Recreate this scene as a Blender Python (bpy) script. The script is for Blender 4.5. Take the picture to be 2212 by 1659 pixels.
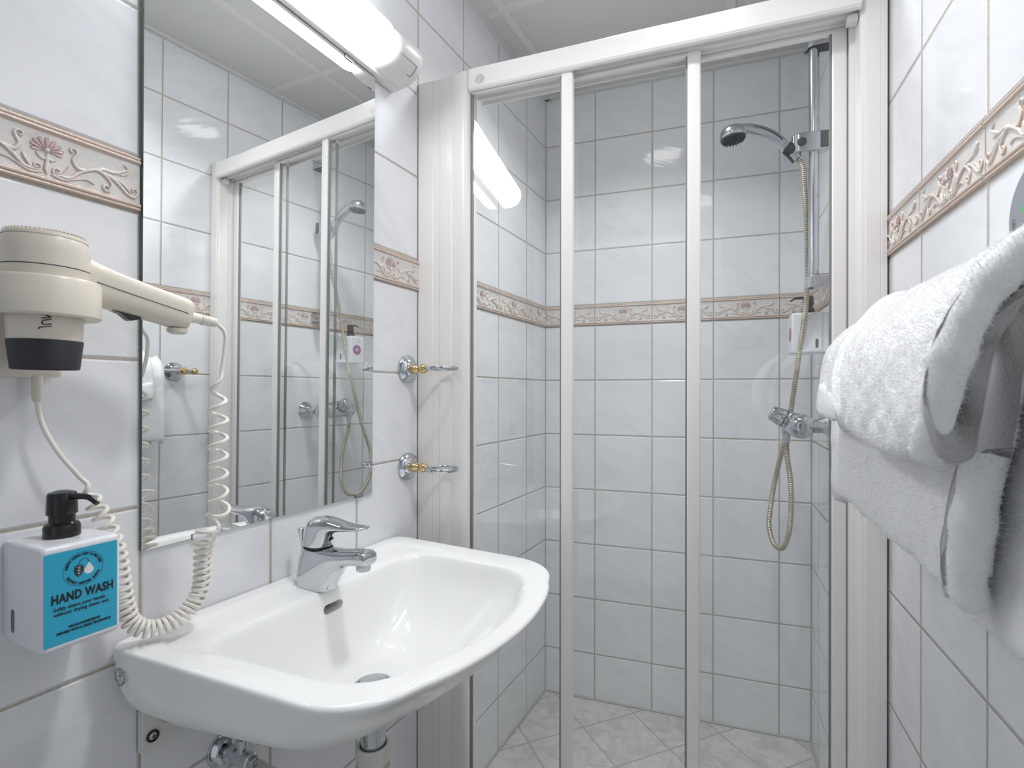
import bpy, bmesh, math, random
from mathutils import Vector, Matrix, Euler
import numpy as np
random.seed(7); np.random.seed(7)
for o in list(bpy.data.objects): bpy.data.objects.remove(o)
sc = bpy.context.scene
col = sc.collection
rad = math.radians
PI = math.pi

# ------------------------------------------------------------------ camera
CAM = Vector((0.78086, -0.4088, 1.12384))
cam_d = bpy.data.cameras.new('camera'); cam = bpy.data.objects.new('camera', cam_d); col.objects.link(cam)
cam_d.sensor_fit = 'HORIZONTAL'; cam_d.sensor_width = 36.0
cam_d.lens = 1119.93 / 2212 * 36.0
cam_d.shift_x = (1106 - 1135.44) / 2212
cam_d.shift_y = (846.36 - 829.5) / 2212
cam_d.clip_start = 0.01
cam.location = CAM
cam.rotation_euler = Euler((rad(90), rad(0.0709) * -1, rad(25.7302)), 'XYZ')
cam_d.dof.use_dof = True; cam_d.dof.focus_distance = 1.0; cam_d.dof.aperture_fstop = 10
sc.camera = cam

# ------------------------------------------------------------------ light and exposure
sc.view_settings.view_transform = 'Standard'; sc.view_settings.look = 'None'
sc.view_settings.gamma = 1; sc.view_settings.use_curve_mapping = False
sc.view_settings.exposure = 0.25
FILL_W = (3.7, 3.5)     # watts of two added, unseen ceiling fill lights (room, shower)
LAMP = 11.0           # emission of the mirror lamp diffuser
DAY = 0.5             # daylight that comes in through the open door
world = bpy.data.worlds.new('world'); sc.world = world; world.use_nodes = True
bg = world.node_tree.nodes['Background']; bg.inputs[0].default_value = (0.86, 0.92, 1.0, 1); bg.inputs[1].default_value = DAY
al = bpy.data.lights.new('doorway_portal', 'AREA'); al.shape = 'RECTANGLE'; al.size = 0.84; al.size_y = 2.04
al.cycles.is_portal = True
alo = bpy.data.objects.new('doorway_portal', al); col.objects.link(alo)
alo.location = (0.52, -1.375, 1.02); alo.rotation_euler = (rad(90), 0, 0)

# ------------------------------------------------------------------ room frame (metres, z = 0 on the shower floor)
T = 0.2033; H = 0.2; ZB = 1.366; BH = 0.0762; CEIL = 2.22
BA = rad(6.7828); RA = rad(5.8338); YB = 1.38382
XR = 0.8921
Bc = Vector((0, YB, 0)); Bu = Vector((math.cos(BA), math.sin(BA), 0)); Bn = Vector((math.sin(BA), -math.cos(BA), 0))
CR = Bc + Bu * XR
Ru = Vector((math.sin(RA), -math.cos(RA), 0))     # along the right wall, towards the camera
Rn = Vector((-math.cos(RA), -math.sin(RA), 0))    # into the room
FA = rad(6.1); FO = Vector((0, 0.614, 0)); Fu = Vector((math.cos(FA), math.sin(FA), 0)); Fn = Vector((math.sin(FA), -math.cos(FA), 0))
UP = Vector((0, 0, 1))
YF = -1.30            # wall behind the camera
def RP(s, o, z): return CR + Ru * s + Rn * o + UP * z
def FPt(u, d, z): return FO + Fu * u + Fn * d + UP * z   # d towards the camera

# ------------------------------------------------------------------ materials
def mat(name, base=(0.8, 0.8, 0.8), rough=0.4, metal=0.0, **kw):
    m = bpy.data.materials.new(name); m.use_nodes = True
    b = m.node_tree.nodes['Principled BSDF']
    b.inputs['Base Color'].default_value = (*base, 1); b.inputs['Roughness'].default_value = rough
    b.inputs['Metallic'].default_value = metal
    for k, v in kw.items(): b.inputs[k.replace('_', ' ')].default_value = v
    return m
class NT:
    def __init__(s, m): s.t = m.node_tree; s.n = s.t.nodes; s.l = s.t.links; s.b = s.n.get('Principled BSDF')
    def node(s, typ, **kw):
        n = s.n.new(typ)
        for k, v in kw.items(): setattr(n, k, v)
        return n
    def put(s, sock, v):
        if isinstance(v, (int, float)): sock.default_value = v
        elif isinstance(v, (tuple, list)): sock.default_value = v
        else: s.l.new(v, sock)
    def m(s, op, a, b=None, c=None, clamp=False):
        n = s.n.new('ShaderNodeMath'); n.operation = op; n.use_clamp = clamp
        s.put(n.inputs[0], a)
        if b is not None: s.put(n.inputs[1], b)
        if c is not None: s.put(n.inputs[2], c)
        return n.outputs[0]
    def mapr(s, v, a, b, c=0.0, d=1.0, smooth=True):
        n = s.n.new('ShaderNodeMapRange'); n.interpolation_type = 'SMOOTHSTEP' if smooth else 'LINEAR'
        s.put(n.inputs[0], v)
        for i, x in enumerate((a, b, c, d)): n.inputs[1 + i].default_value = x
        return n.outputs[0]
    def mix(s, f, a, b):
        n = s.n.new('ShaderNodeMix'); n.data_type = 'RGBA'
        s.put(n.inputs[0], f); s.put(n.inputs[6], a); s.put(n.inputs[7], b)
        return n.outputs[2]
    def noise(s, vec, scale, detail=3, rough=0.5, dist=0.0):
        n = s.n.new('ShaderNodeTexNoise'); s.put(n.inputs['Vector'], vec)
        n.inputs['Scale'].default_value = scale; n.inputs['Detail'].default_value = detail
        n.inputs['Roughness'].default_value = rough; n.inputs['Distortion'].default_value = dist
        return n.outputs[0]

def tile_mat(name, floor=False):
    m = mat(name, rough=0.08); k = NT(m)
    uv = k.node('ShaderNodeUVMap'); uv.uv_map = 'UVMap'
    sep = k.node('ShaderNodeSeparateXYZ'); k.l.new(uv.outputs[0], sep.inputs[0])
    u, v = sep.outputs[0], sep.outputs[1]
    def dist(x, p):
        f = k.m('FRACT', k.m('ADD', k.m('DIVIDE', x, p), 0.5))
        return k.m('MULTIPLY', k.m('ABSOLUTE', k.m('SUBTRACT', f, 0.5)), p)
    if floor:
        vv = v; P = 0.2; TU = 0.2
    else:
        vv = k.m('ADD', k.m('MINIMUM', v, 0.0), k.m('MAXIMUM', k.m('SUBTRACT', v, BH), 0.0)); P = H; TU = T
    d = k.m('MINIMUM', dist(u, TU), dist(vv, P))
    g = k.mapr(d, 0.0013, 0.0022)
    pil = k.mapr(d, 0.0012, 0.0045)
    iu = k.m('FLOOR', k.m('DIVIDE', u, TU)); iv = k.m('FLOOR', k.m('DIVIDE', vv, P))
    cv = k.node('ShaderNodeCombineXYZ'); k.put(cv.inputs[0], iu); k.put(cv.inputs[1], iv)
    wn = k.node('ShaderNodeTexWhiteNoise', noise_dimensions='3D'); k.l.new(cv.outputs[0], wn.inputs[0])
    rnd = wn.outputs[0]
    off = k.m('MULTIPLY', rnd, 37.0)
    c2 = k.node('ShaderNodeCombineXYZ')
    if floor: k.put(c2.inputs[0], u); k.put(c2.inputs[1], v)
    else: k.put(c2.inputs[0], k.m('MULTIPLY', u, 1.0)); k.put(c2.inputs[1], k.m('ADD', k.m('MULTIPLY', v, 2.2), k.m('MULTIPLY', u, 0.9)))
    k.put(c2.inputs[2], off)
    n1 = k.noise(c2.outputs[0], 6.0 if not floor else 14.0, 5, 0.6, 1.2)
    st = k.mapr(n1, 0.38, 0.72)
    n2 = k.noise(c2.outputs[0], 60.0, 3, 0.6, 0.4)
    if floor:
        base = k.mix(k.m('MULTIPLY', st, 0.9), (0.63, 0.62, 0.585, 1), (0.45, 0.45, 0.43, 1)); groutc = (0.36, 0.35, 0.33, 1)
        base = k.mix(k.mapr(n2, 0.5, 0.75), base, (0.50, 0.49, 0.46, 1))
    else:
        base = k.mix(k.m('MULTIPLY', st, 0.75), (0.85, 0.855, 0.878, 1), (0.77, 0.778, 0.80, 1)); groutc = (0.42, 0.38, 0.315, 1)
        base = k.mix(k.m('MULTIPLY', rnd, 0.35), base, (0.79, 0.80, 0.825, 1))
    gn = k.noise(uv.outputs[0], 240.0, 2)
    gcol = k.mix(k.mapr(gn, 0.35, 0.65), groutc, (groutc[0] * 1.25, groutc[1] * 1.25, groutc[2] * 1.25, 1))
    k.put(k.b.inputs['Base Color'], k.mix(g, gcol, base))
    k.put(k.b.inputs['Roughness'], k.m('MULTIPLY_ADD', g, -0.6 if not floor else -0.5, 0.68 if not floor else 0.85))
    wv = k.noise(c2.outputs[0], 9.0, 2)
    wv2 = k.noise(uv.outputs[0], 55.0, 2)
    hgt = k.m('ADD', k.m('MULTIPLY', pil, 0.0016), k.m('ADD', k.m('MULTIPLY', wv, 0.0012), k.m('MULTIPLY', wv2, 0.00008)))
    bp = k.node('ShaderNodeBump'); bp.inputs['Strength'].default_value = 0.9; bp.inputs['Distance'].default_value = 1.0
    k.put(bp.inputs['Height'], hgt); k.l.new(bp.outputs[0], k.b.inputs['Normal'])
    return m
M = {}
M['tile'] = tile_mat('glazed_white_tile'); M['floor'] = tile_mat('stone_look_floor_tile', True)
M['white_plastic'] = mat('white_plastic', (0.80, 0.78, 0.76), 0.3)
M['frame_white'] = mat('painted_aluminium', (0.86, 0.83, 0.81), 0.22)
M['frame_seal'] = mat('grey_seal', (0.25, 0.25, 0.24), 0.5)
M['ceiling'] = mat('ceiling_panel', (0.60, 0.60, 0.59), 0.6)
M['ceiling_trim'] = mat('ceiling_trim', (0.66, 0.655, 0.64), 0.5)
M['ceramic'] = mat('ceramic', (0.90, 0.90, 0.885), 0.06, Coat_Weight=0.3, Coat_Roughness=0.02)
M['chrome'] = mat('chrome', (0.60, 0.62, 0.65), 0.05, 1.0)
M['satin'] = mat('satin_chrome', (0.52, 0.54, 0.575), 0.17, 1.0)
M['brass'] = mat('brass', (0.70, 0.53, 0.26), 0.13, 1.0)
M['beige'] = mat('beige_plastic', (0.72, 0.66, 0.57), 0.3)
M['cord'] = mat('cream_cord', (0.84, 0.80, 0.73), 0.32)
M['black'] = mat('black_plastic', (0.012, 0.012, 0.013), 0.22)
M['rubber'] = mat('dark_rubber', (0.022, 0.023, 0.028), 0.5)
M['dark'] = mat('dark_gap', (0.03, 0.028, 0.025), 0.8)
M['dispenser'] = mat('white_dispenser_plastic', (0.78, 0.78, 0.82), 0.28)
M['blue'] = mat('blue_label', (0.025, 0.40, 0.60), 0.45)
M['ink'] = mat('black_ink', (0.012, 0.012, 0.016), 0.5)
M['white_ink'] = mat('white_ink', (0.8, 0.8, 0.8), 0.5)
M['purple'] = mat('purple_label', (0.32, 0.06, 0.24), 0.45)
M['mark_grey'] = mat('grey_mark', (0.09, 0.09, 0.11), 0.4)
M['mark_silver'] = mat('silver_mark', (0.62, 0.60, 0.57), 0.3, 0.3)
M['window_grey'] = mat('smoke_window', (0.10, 0.10, 0.11), 0.15)
M['pvc'] = mat('white_pvc', (0.74, 0.73, 0.68), 0.35)
M['pvc_ring'] = mat('cream_gasket', (0.66, 0.58, 0.44), 0.5)
M['sticker'] = mat('grey_sticker', (0.28, 0.30, 0.33), 0.4)
M['green'] = mat('green_print', (0.10, 0.45, 0.16), 0.5)
M['silicone'] = mat('silicone_bead', (0.44, 0.43, 0.40), 0.5)
M['door_paint'] = mat('door_paint', (0.72, 0.74, 0.78), 0.35)
M['hinge'] = mat('strike_plate_blue', (0.55, 0.66, 0.82), 0.3, 0.4)
M['mirror'] = mat('mirror_silver', (0.87, 0.885, 0.88), 0.0, 1.0)
M['mirror_edge'] = mat('mirror_edge_glass', (0.10, 0.17, 0.16), 0.1)
# hose: brassy grey plastic braid
M['hose_groove'] = mat('hose_groove', (0.17, 0.14, 0.08), 0.5, 0.3)
M['hose'] = mat('aged_metallised_hose', (0.62, 0.57, 0.45), 0.28, 0.7)
# cotton terry
m = mat('white_terry', (0.93, 0.93, 0.935), 0.95, Sheen_Weight=0.25, Sheen_Roughness=0.5); k = NT(m)
tc = k.node('ShaderNodeTexCoord'); nz = k.noise(tc.outputs['Object'], 900.0, 2); nz2 = k.noise(tc.outputs['Object'], 380.0, 3)
bp = k.node('ShaderNodeBump'); bp.inputs['Strength'].default_value = 0.22; bp.inputs['Distance'].default_value = 0.002
k.put(bp.inputs['Height'], k.m('ADD', nz, k.m('MULTIPLY', nz2, 0.8))); k.l.new(bp.outputs[0], k.b.inputs['Normal'])
M['terry'] = m
M['terry_hem'] = mat('woven_hem', (0.80, 0.77, 0.73), 0.9)
# lamp diffuser
m = mat('lit_diffuser', (0.9, 0.9, 0.9), 0.4); b = m.node_tree.nodes['Principled BSDF']
b.inputs['Emission Color'].default_value = (0.95, 0.975, 1.0, 1); b.inputs['Emission Strength'].default_value = LAMP
M['lit'] = m
# clear pane: straight transmission plus a Fresnel reflection on each face
def glass_mat(name, tint):
    m = bpy.data.materials.new(name); m.use_nodes = True; k = NT(m); k.n.remove(k.b)
    out = [n for n in k.n if n.type == 'OUTPUT_MATERIAL'][0]
    geo = k.node('ShaderNodeNewGeometry')
    ior = k.m('ADD', k.m('MULTIPLY', geo.outputs['Backfacing'], 1 / 1.52 - 1.52), 1.52)
    fr = k.node('ShaderNodeFresnel'); k.put(fr.inputs['IOR'], ior)
    tr = k.node('ShaderNodeBsdfTransparent'); tr.inputs[0].default_value = (*tint, 1)
    gl = k.node('ShaderNodeBsdfGlossy'); gl.inputs['Roughness'].default_value = 0.0; gl.inputs[0].default_value = (1, 1, 1, 1)
    mx = k.node('ShaderNodeMixShader'); k.l.new(fr.outputs[0], mx.inputs[0]); k.l.new(tr.outputs[0], mx.inputs[1]); k.l.new(gl.outputs[0], mx.inputs[2])
    k.l.new(mx.outputs[0], out.inputs[0]); return m
M['glass'] = glass_mat('clear_pane_glass', (0.985, 0.994, 0.99))
# relief border glaze: pigment collects at the foot of the relief (colour attribute 'glaze')
m = mat('relief_border_glaze', (0.8, 0.75, 0.7), 0.14); k = NT(m)
at = k.node('ShaderNodeVertexColor'); at.layer_name = 'glaze'
tc = k.node('ShaderNodeTexCoord'); nn = k.noise(tc.outputs['Object'], 38.0, 4, 0.6)
nn2 = k.noise(tc.outputs['Object'], 300.0, 2)
k.put(k.b.inputs['Base Color'], k.mix(k.mapr(nn, 0.45, 0.75, 0, 0.45), at.outputs[0], (0.62, 0.50, 0.44, 1)))
bp = k.node('ShaderNodeBump'); bp.inputs['Strength'].default_value = 0.3; bp.inputs['Distance'].default_value = 0.002; k.put(bp.inputs['Height'], nn2); k.l.new(bp.outputs[0], k.b.inputs['Normal'])
M['border'] = m

# ------------------------------------------------------------------ mesh helper
class MB:
    def __init__(s): s.v = []; s.f = []; s.mi = []; s.uv = None; s.mats = []; s.cur = 0
    def use(s, mname):
        if mname not in s.mats: s.mats.append(mname)
        s.cur = s.mats.index(mname); return s
    def add(s, vs, fs):
        o = len(s.v); s.v += [tuple(p) for p in vs]; s.f += [tuple(i + o for i in f) for f in fs]; s.mi += [s.cur] * len(fs); return s
    def box(s, a, b, fr=None):
        x0, y0, z0 = a; x1, y1, z1 = b
        P = [(x0, y0, z0), (x1, y0, z0), (x1, y1, z0), (x0, y1, z0), (x0, y0, z1), (x1, y0, z1), (x1, y1, z1), (x0, y1, z1)]
        if fr: P = [fr(*p) for p in P]
        return s.add(P, [(0, 3, 2, 1), (4, 5, 6, 7), (0, 1, 5, 4), (1, 2, 6, 5), (2, 3, 7, 6), (3, 0, 4, 7)])
    def loft(s, rings, cap0=True, cap1=True, closed=True):
        n = len(rings[0]); vs = [p for r in rings for p in r]; fs = []
        for i in range(len(rings) - 1):
            for j in range(n if closed else n - 1):
                a = i * n + j; b = i * n + (j + 1) % n
                fs.append((a, b, b + n, a + n))
        if cap0: fs.append(tuple(range(n - 1, -1, -1)))
        if cap1: fs.append(tuple((len(rings) - 1) * n + j for j in range(n)))
        return s.add(vs, fs)
    def lathe(s, prof, org, axis=(0, 0, 1), n=32, cap0=True, cap1=True, sx=1.0, ref=None):
        ax = Vector(axis).normalized(); r0 = Vector(ref) if ref is not None else (Vector((1, 0, 0)) if abs(ax.x) < .9 else Vector((0, 1, 0)))
        e1 = (r0 - ax * r0.dot(ax)).normalized(); e2 = ax.cross(e1); org = Vector(org)
        rings = [[org + ax * h + e1 * (r * sx * math.cos(2 * PI * j / n)) + e2 * (r * math.sin(2 * PI * j / n)) for j in range(n)] for r, h in prof]
        return s.loft(rings, cap0, cap1)
    def tube(s, pts, r, n=12, caps=True, prof=None, up=None):
        pts = [Vector(p) for p in pts]; N = len(pts); rings = []; e = None
        for i in range(N):
            t = (pts[min(i + 1, N - 1)] - pts[max(i - 1, 0)]).normalized()
            if e is None:
                a = Vector(up) if up is not None else (Vector((0, 0, 1)) if abs(t.z) < .9 else Vector((1, 0, 0)))
                e = (a - t * a.dot(t)).normalized()
            else: e = (e - t * e.dot(t)).normalized()
            g = t.cross(e); ri = r(i / (N - 1)) if callable(r) else r
            if isinstance(ri, (tuple, list)): ra_, rb_ = ri
            else: ra_ = rb_ = ri
            rings.append([pts[i] + e * (ra_ * math.cos(2 * PI * j / n)) + g * (rb_ * math.sin(2 * PI * j / n)) for j in range(n)])
        return s.loft(rings, caps, caps)
    def prism(s, poly, z0, z1, fr=None):
        n = len(poly); P = [(x, y, z0) for x, y in poly] + [(x, y, z1) for x, y in poly]
        if fr: P = [fr(*p) for p in P]
        return s.add(P, [(j, (j + 1) % n, (j + 1) % n + n, j + n) for j in range(n)] + [tuple(range(n - 1, -1, -1)), tuple(range(n, 2 * n))])
    def mesh(s, name, smooth=35, cols=None):
        me = bpy.data.meshes.new(name); me.from_pydata(s.v, [], s.f); me.update()
        for mn in s.mats: me.materials.append(M[mn])
        if len(s.mats) > 1: me.polygons.foreach_set('material_index', s.mi)
        bm = bmesh.new(); bm.from_mesh(me); bmesh.ops.recalc_face_normals(bm, faces=bm.faces); bm.to_mesh(me); bm.free()
        if smooth:
            me.polygons.foreach_set('use_smooth', [True] * len(me.polygons)); me.set_sharp_from_angle(angle=rad(smooth))
        return me
    def build(s, name, parent=None, smooth=35, bevel=0, seg=3, sub=0, label=None, cat=None, kind=None, group=None):
        o = bpy.data.objects.new(name, s.mesh(name, smooth)); col.objects.link(o)
        if bevel:
            b = o.modifiers.new('bevel', 'BEVEL'); b.width = bevel; b.segments = seg; b.limit_method = 'ANGLE'; b.angle_limit = rad(40)
            b.harden_normals = False
        if sub:
            q = o.modifiers.new('subd', 'SUBSURF'); q.levels = sub; q.render_levels = sub
        place(o, parent, label, cat, kind, group); return o
def place(o, parent=None, label=None, cat=None, kind=None, group=None):
    if parent is not None:
        o.parent = parent
        off = Vector(parent.location)     # every object's own location is its world location
        o.matrix_parent_inverse = Matrix.Translation(-off) if off.length else Matrix()
    if label: o['label'] = label
    if cat: o['category'] = cat
    if kind: o['kind'] = kind
    if group: o['group'] = group
def thing(name, loc, label, cat, group=None):
    o = bpy.data.objects.new(name, None); o.empty_display_size = 0.02; col.objects.link(o); o.location = loc
    place(o, None, label, cat, None, group); return o
def smooth_path(pts, n):
    pts = [Vector(p) for p in pts]; P = [pts[0] * 2 - pts[1]] + pts + [pts[-1] * 2 - pts[-2]]; out = []
    L = [0]
    for i in range(1, len(pts)): L.append(L[-1] + (pts[i] - pts[i - 1]).length)
    for q in range(n):
        d = L[-1] * q / (n - 1); i = max(j for j in range(len(pts)) if L[j] <= d + 1e-9); i = min(i, len(pts) - 2)
        t = (d - L[i]) / max(1e-9, L[i + 1] - L[i]); a, b, c, e = P[i], P[i + 1], P[i + 2], P[i + 3]
        # centripetal-ish cardinal spline with chord-scaled tangents
        l0 = max(1e-9, (b - a).length); l1 = max(1e-9, (c - b).length); l2 = max(1e-9, (e - c).length)
        m1 = ((c - b) / l1 * l0 + (b - a) / l0 * l1) / (l0 + l1) * l1; m2 = ((e - c) / l2 * l1 + (c - b) / l1 * l2) / (l1 + l2) * l1
        t2, t3 = t * t, t * t * t
        out.append(b * (2 * t3 - 3 * t2 + 1) + m1 * (t3 - 2 * t2 + t) + c * (-2 * t3 + 3 * t2) + m2 * (t3 - t2))
    return out
def text_mesh(txt, size, org, ux, uy, m, align='CENTER', bold=0.0, sx=1.0, depth=0.0002, spacing=1.0, shear=0.0):
    cu = bpy.data.curves.new('lettering', 'FONT'); cu.body = txt; cu.size = size; cu.align_x = align; cu.align_y = 'CENTER'
    cu.offset = bold; cu.space_character = spacing; cu.shear = shear; cu.resolution_u = 3
    o = bpy.data.objects.new('lettering', cu); col.objects.link(o); bpy.context.view_layer.update()
    me = bpy.data.meshes.new_from_object(o.evaluated_get(bpy.context.evaluated_depsgraph_get()))
    vs = [v.co.copy() for v in me.vertices]; fs = [tuple(p.vertices) for p in me.polygons]
    bpy.data.objects.remove(o); bpy.data.curves.remove(cu); bpy.data.meshes.remove(me)
    ux = Vector(ux).normalized(); uy = Vector(uy).normalized(); n = ux.cross(uy); org = Vector(org)
    return [org + ux * (v.x * sx) + uy * v.y + n * depth for v in vs], fs
def arc_text(txt, size, R, a0, a1, org, ux, uy, m, inside=False, bold=0.0):
    # characters set along a circle from angle a0 to a1 (degrees, counter-clockwise from ux)
    vs, fs = [], []; ux = Vector(ux).normalized(); uy = Vector(uy).normalized(); org = Vector(org)
    n = len(txt)
    for i, ch in enumerate(txt):
        if ch == ' ': continue
        a = rad(a0 + (a1 - a0) * (i + .5) / n)
        d = ux * math.cos(a) + uy * math.sin(a); tq = -ux * math.sin(a) + uy * math.cos(a)
        if inside: cx_, cy_ = tq, -d
        else: cx_, cy_ = -tq, d
        v, f = text_mesh(ch, size, org + d * R, cx_, cy_, m, bold=bold); o = len(vs)
        vs += v; fs += [tuple(j + o for j in q) for q in f]
    return vs, fs
def flat(mb, pts, fs): mb.add(pts, fs)
def ribbon(mb, pts, w, n, wf=None):
    # flat strip along pts in the plane with normal n
    pts = [Vector(p) for p in pts]; n = Vector(n); L, R = [], []
    for i, p in enumerate(pts):
        t = (pts[min(i + 1, len(pts) - 1)] - pts[max(0, i - 1)]).normalized(); s_ = n.cross(t)
        ww = w * (wf(i / (len(pts) - 1)) if wf else 1); L.append(p + s_ * ww / 2); R.append(p - s_ * ww / 2)
    k_ = len(pts); mb.add(L + R, [(i, i + 1, k_ + i + 1, k_ + i) for i in range(k_ - 1)])
def circle(org, ux, uy, r, n=40, a0=0, a1=360):
    ux = Vector(ux); uy = Vector(uy); org = Vector(org)
    return [org + ux * (r * math.cos(rad(a0 + (a1 - a0) * i / n))) + uy * (r * math.sin(rad(a0 + (a1 - a0) * i / n))) for i in range(n + 1)]

# ------------------------------------------------------------------ setting
def wall(name, org, u, n, length, z0, z1, uoff, m='tile', thick=0.08, holes=None, u0=0.0):
    # front face in panels (u0..length, minus holes), with UVs in metres
    org = Vector(org); u = Vector(u); n = Vector(n)
    us = [u0, length]; zs = [z0, z1]
    for h in holes or []: us += [h[0], h[1]]; zs += [h[2], h[3]]
    us = sorted(set(us)); zs = sorted(set(zs)); vs, fs, uvs = [], [], []
    def quad(P, uvq): o = len(vs); vs.extend(P); fs.append((o, o + 1, o + 2, o + 3)); uvs.extend(uvq)
    for i in range(len(us) - 1):
        for j in range(len(zs) - 1):
            a, b, c, d = us[i], us[i + 1], zs[j], zs[j + 1]
            if any(a >= h[0] - 1e-6 and b <= h[1] + 1e-6 and c >= h[2] - 1e-6 and d <= h[3] + 1e-6 for h in holes or []): continue
            for k_, off in ((0, Vector()), (1, -n * thick)):
                P = [org + u * x + UP * y + off for x, y in ((a, c), (b, c), (b, d), (a, d))]
                quad(P if k_ == 0 else P[::-1], [(x + uoff, y - ZB) for x, y in ((a, c), (b, c), (b, d), (a, d))])
    for (a, c), (b, d) in (((u0, z0), (u0, z1)), ((length, z0), (length, z1)), ((u0, z0), (length, z0)), ((u0, z1), (length, z1))):
        p = org + u * a + UP * c; q = org + u * b + UP * d; quad([p, q, q - n * thick, p - n * thick], [(0.1, 0.1)] * 4)
    for h in holes or []:
        for (a, c), (b, d) in (((h[0], h[2]), (h[0], h[3])), ((h[1], h[2]), (h[1], h[3])), ((h[0], h[3]), (h[1], h[3]))):
            p = org + u * a + UP * c; q = org + u * b + UP * d; quad([p, q, q - n * thick, p - n * thick], [(0.1, 0.1)] * 4)
    me = bpy.data.meshes.new(name); me.from_pydata([tuple(p) for p in vs], [], fs); me.materials.append(M[m])
    ul = me.uv_layers.new(name='UVMap'); ul.data.foreach_set('uv', [c for q in uvs for c in q])
    o = bpy.data.objects.new(name, me); col.objects.link(o); o['kind'] = 'structure'; return o
DOOR = (0.10, 0.94)      # doorway in the wall behind the camera
wall('wall_left', (0, 0, 0), (0, 1, 0), (1, 0, 0), YB, 0, CEIL, 0.0, u0=YF)
wall('wall_back', Bc, Bu, Bn, XR, 0, CEIL, -0.18838)
SR = (CR.y - YF) / math.cos(RA)
wall('wall_right', CR, Ru, Rn, SR, 0, CEIL, -0.93096)
XF = CR.x + SR * math.sin(RA)
wall('wall_front', (0, YF, 0), (1, 0, 0), (0, 1, 0), XF, 0, CEIL, 0.0, holes=[(DOOR[0], DOOR[1], 0, 2.04)])
# floor (diagonal tiles)
fa = rad(48.4)
def floor_uv(x, y): return ((x - 0.0681) * math.cos(fa) + (y - 1.0925) * math.sin(fa), -(x - 0.0681) * math.sin(fa) + (y - 1.0925) * math.cos(fa))
def slab(name, pts, z, th, m):
    n = len(pts); vs = [(x, y, z) for x, y in pts] + [(x, y, z - th) for x, y in pts]
    fs = [tuple(range(n)), tuple(range(2 * n - 1, n - 1, -1))] + [(i, i + n, (i + 1) % n + n, (i + 1) % n) for i in range(n)]
    me = bpy.data.meshes.new(name); me.from_pydata(vs, [], fs); me.materials.append(M[m])
    ul = me.uv_layers.new(name='UVMap'); li = 0
    for p in me.polygons:
        for vi in p.vertices:
            ul.data[li].uv = floor_uv(vs[vi][0], vs[vi][1]); li += 1
    o = bpy.data.objects.new(name, me); col.objects.link(o); o['kind'] = 'structure'; return o
room = [(0, YF), (XF, YF), (CR.x, CR.y), (0, YB)]
slab('floor', room, 0.0, 0.1, 'floor')
slab('ceiling', room, CEIL + 0.06, 0.06, 'ceiling')
# ceiling grid: wall angles and T strips as one trim
mb = MB().use('ceiling_trim')
zc = CEIL
mb.box((0, YF, zc - 0.004), (0.024, YB, zc + 0.001))
mb.box((0.024, YF, zc - 0.010), (0.0255, YB, zc + 0.001))
mb.box((0.065, YF, zc - 0.003), (0.089, YB + 0.01, zc + 0.001))
mb.box((0.655, YF, zc - 0.003), (0.679, YB + 0.07, zc + 0.001))
for y in (0.905, 0.305, -0.295, -0.895): mb.box((0.02, y - 0.012, zc - 0.0031), (0.98 if y < .5 else 0.93, y + 0.012, zc + 0.001))
mb.box((0, 0, zc - 0.004), (XR, 0.024, zc + 0.001), lambda u, d, z: Bc + Bu * u + Bn * d + UP * z)
mb.box((0, 0.024, zc - 0.010), (XR, 0.0255, zc + 0.001), lambda u, d, z: Bc + Bu * u + Bn * d + UP * z)
mb.box((0, 0, zc - 0.004), (SR, 0.024, zc + 0.001), lambda u, d, z: RP(u, d, z))
mb.box((0, 0.024, zc - 0.010), (SR, 0.0255, zc + 0.001), lambda u, d, z: RP(u, d, z))
mb.build('trim_1', smooth=0, kind='structure')
# silicone beads in the shower corners
mb = MB().use('silicone')
mb.tube([(0.002, 0.62, 0.002), (0.002, YB - .002, 0.002)], 0.004, 6); mb.tube([Bc + Bn * .002 + UP * .002, CR + Bn * .002 + UP * .002], 0.004, 6)
mb.tube([RP(0, .002, .002), RP(0.78, .002, .002)], 0.004, 6)
mb.tube([Bc + Vector((.001, -.001, 0)), Bc + Vector((.001, -.001, CEIL - .01))], 0.0016, 6); mb.tube([CR + Vector((-.001, -.001, 0)), CR + Vector((-.001, -.001, CEIL - .01))], 0.0022, 6)
mb.build('trim_2', kind='structure')
# door casing behind the camera and the door leaf standing open along the left wall
mb = MB().use('door_paint')
for x0, x1, z0, z1 in ((DOOR[0] - .055, DOOR[0] + .005, 0, 2.095), (DOOR[1] - .005, DOOR[1] + .055, 0, 2.095), (DOOR[0] - .055, DOOR[1] + .055, 2.035, 2.095)): mb.box((x0, YF, z0), (x1, YF + .014, z1))
mb.build('trim_6', smooth=0, bevel=0.002, seg=2, kind='structure')
mb = MB().use('door_paint'); mb.box((.030, -1.265, .008), (.070, -.520, 2.025)); dl = mb.build('door_1', smooth=0, bevel=.002, seg=2, kind='structure')
for z in (1.49, 1.75):
    mb = MB().use('hinge'); pl = [(-.532 + .011 * math.cos(rad(a)), z + s_ * .055 + .011 * math.sin(rad(a))) for s_, rg in ((1, range(0, 181, 30)), (-1, range(180, 361, 30))) for a in rg]
    mb.prism(pl, .0703, .0715, lambda a, b, x: Vector((x, a, b)))
    mb.use('dark')
    for dz in (-.045, -.015, .015, .045): mb.lathe([(.003, 0), (.003, .0004)], (.0716, -.532, z + dz), (1, 0, 0), 12)
    mb.build('strike_plate', dl, smooth=0)

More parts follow.
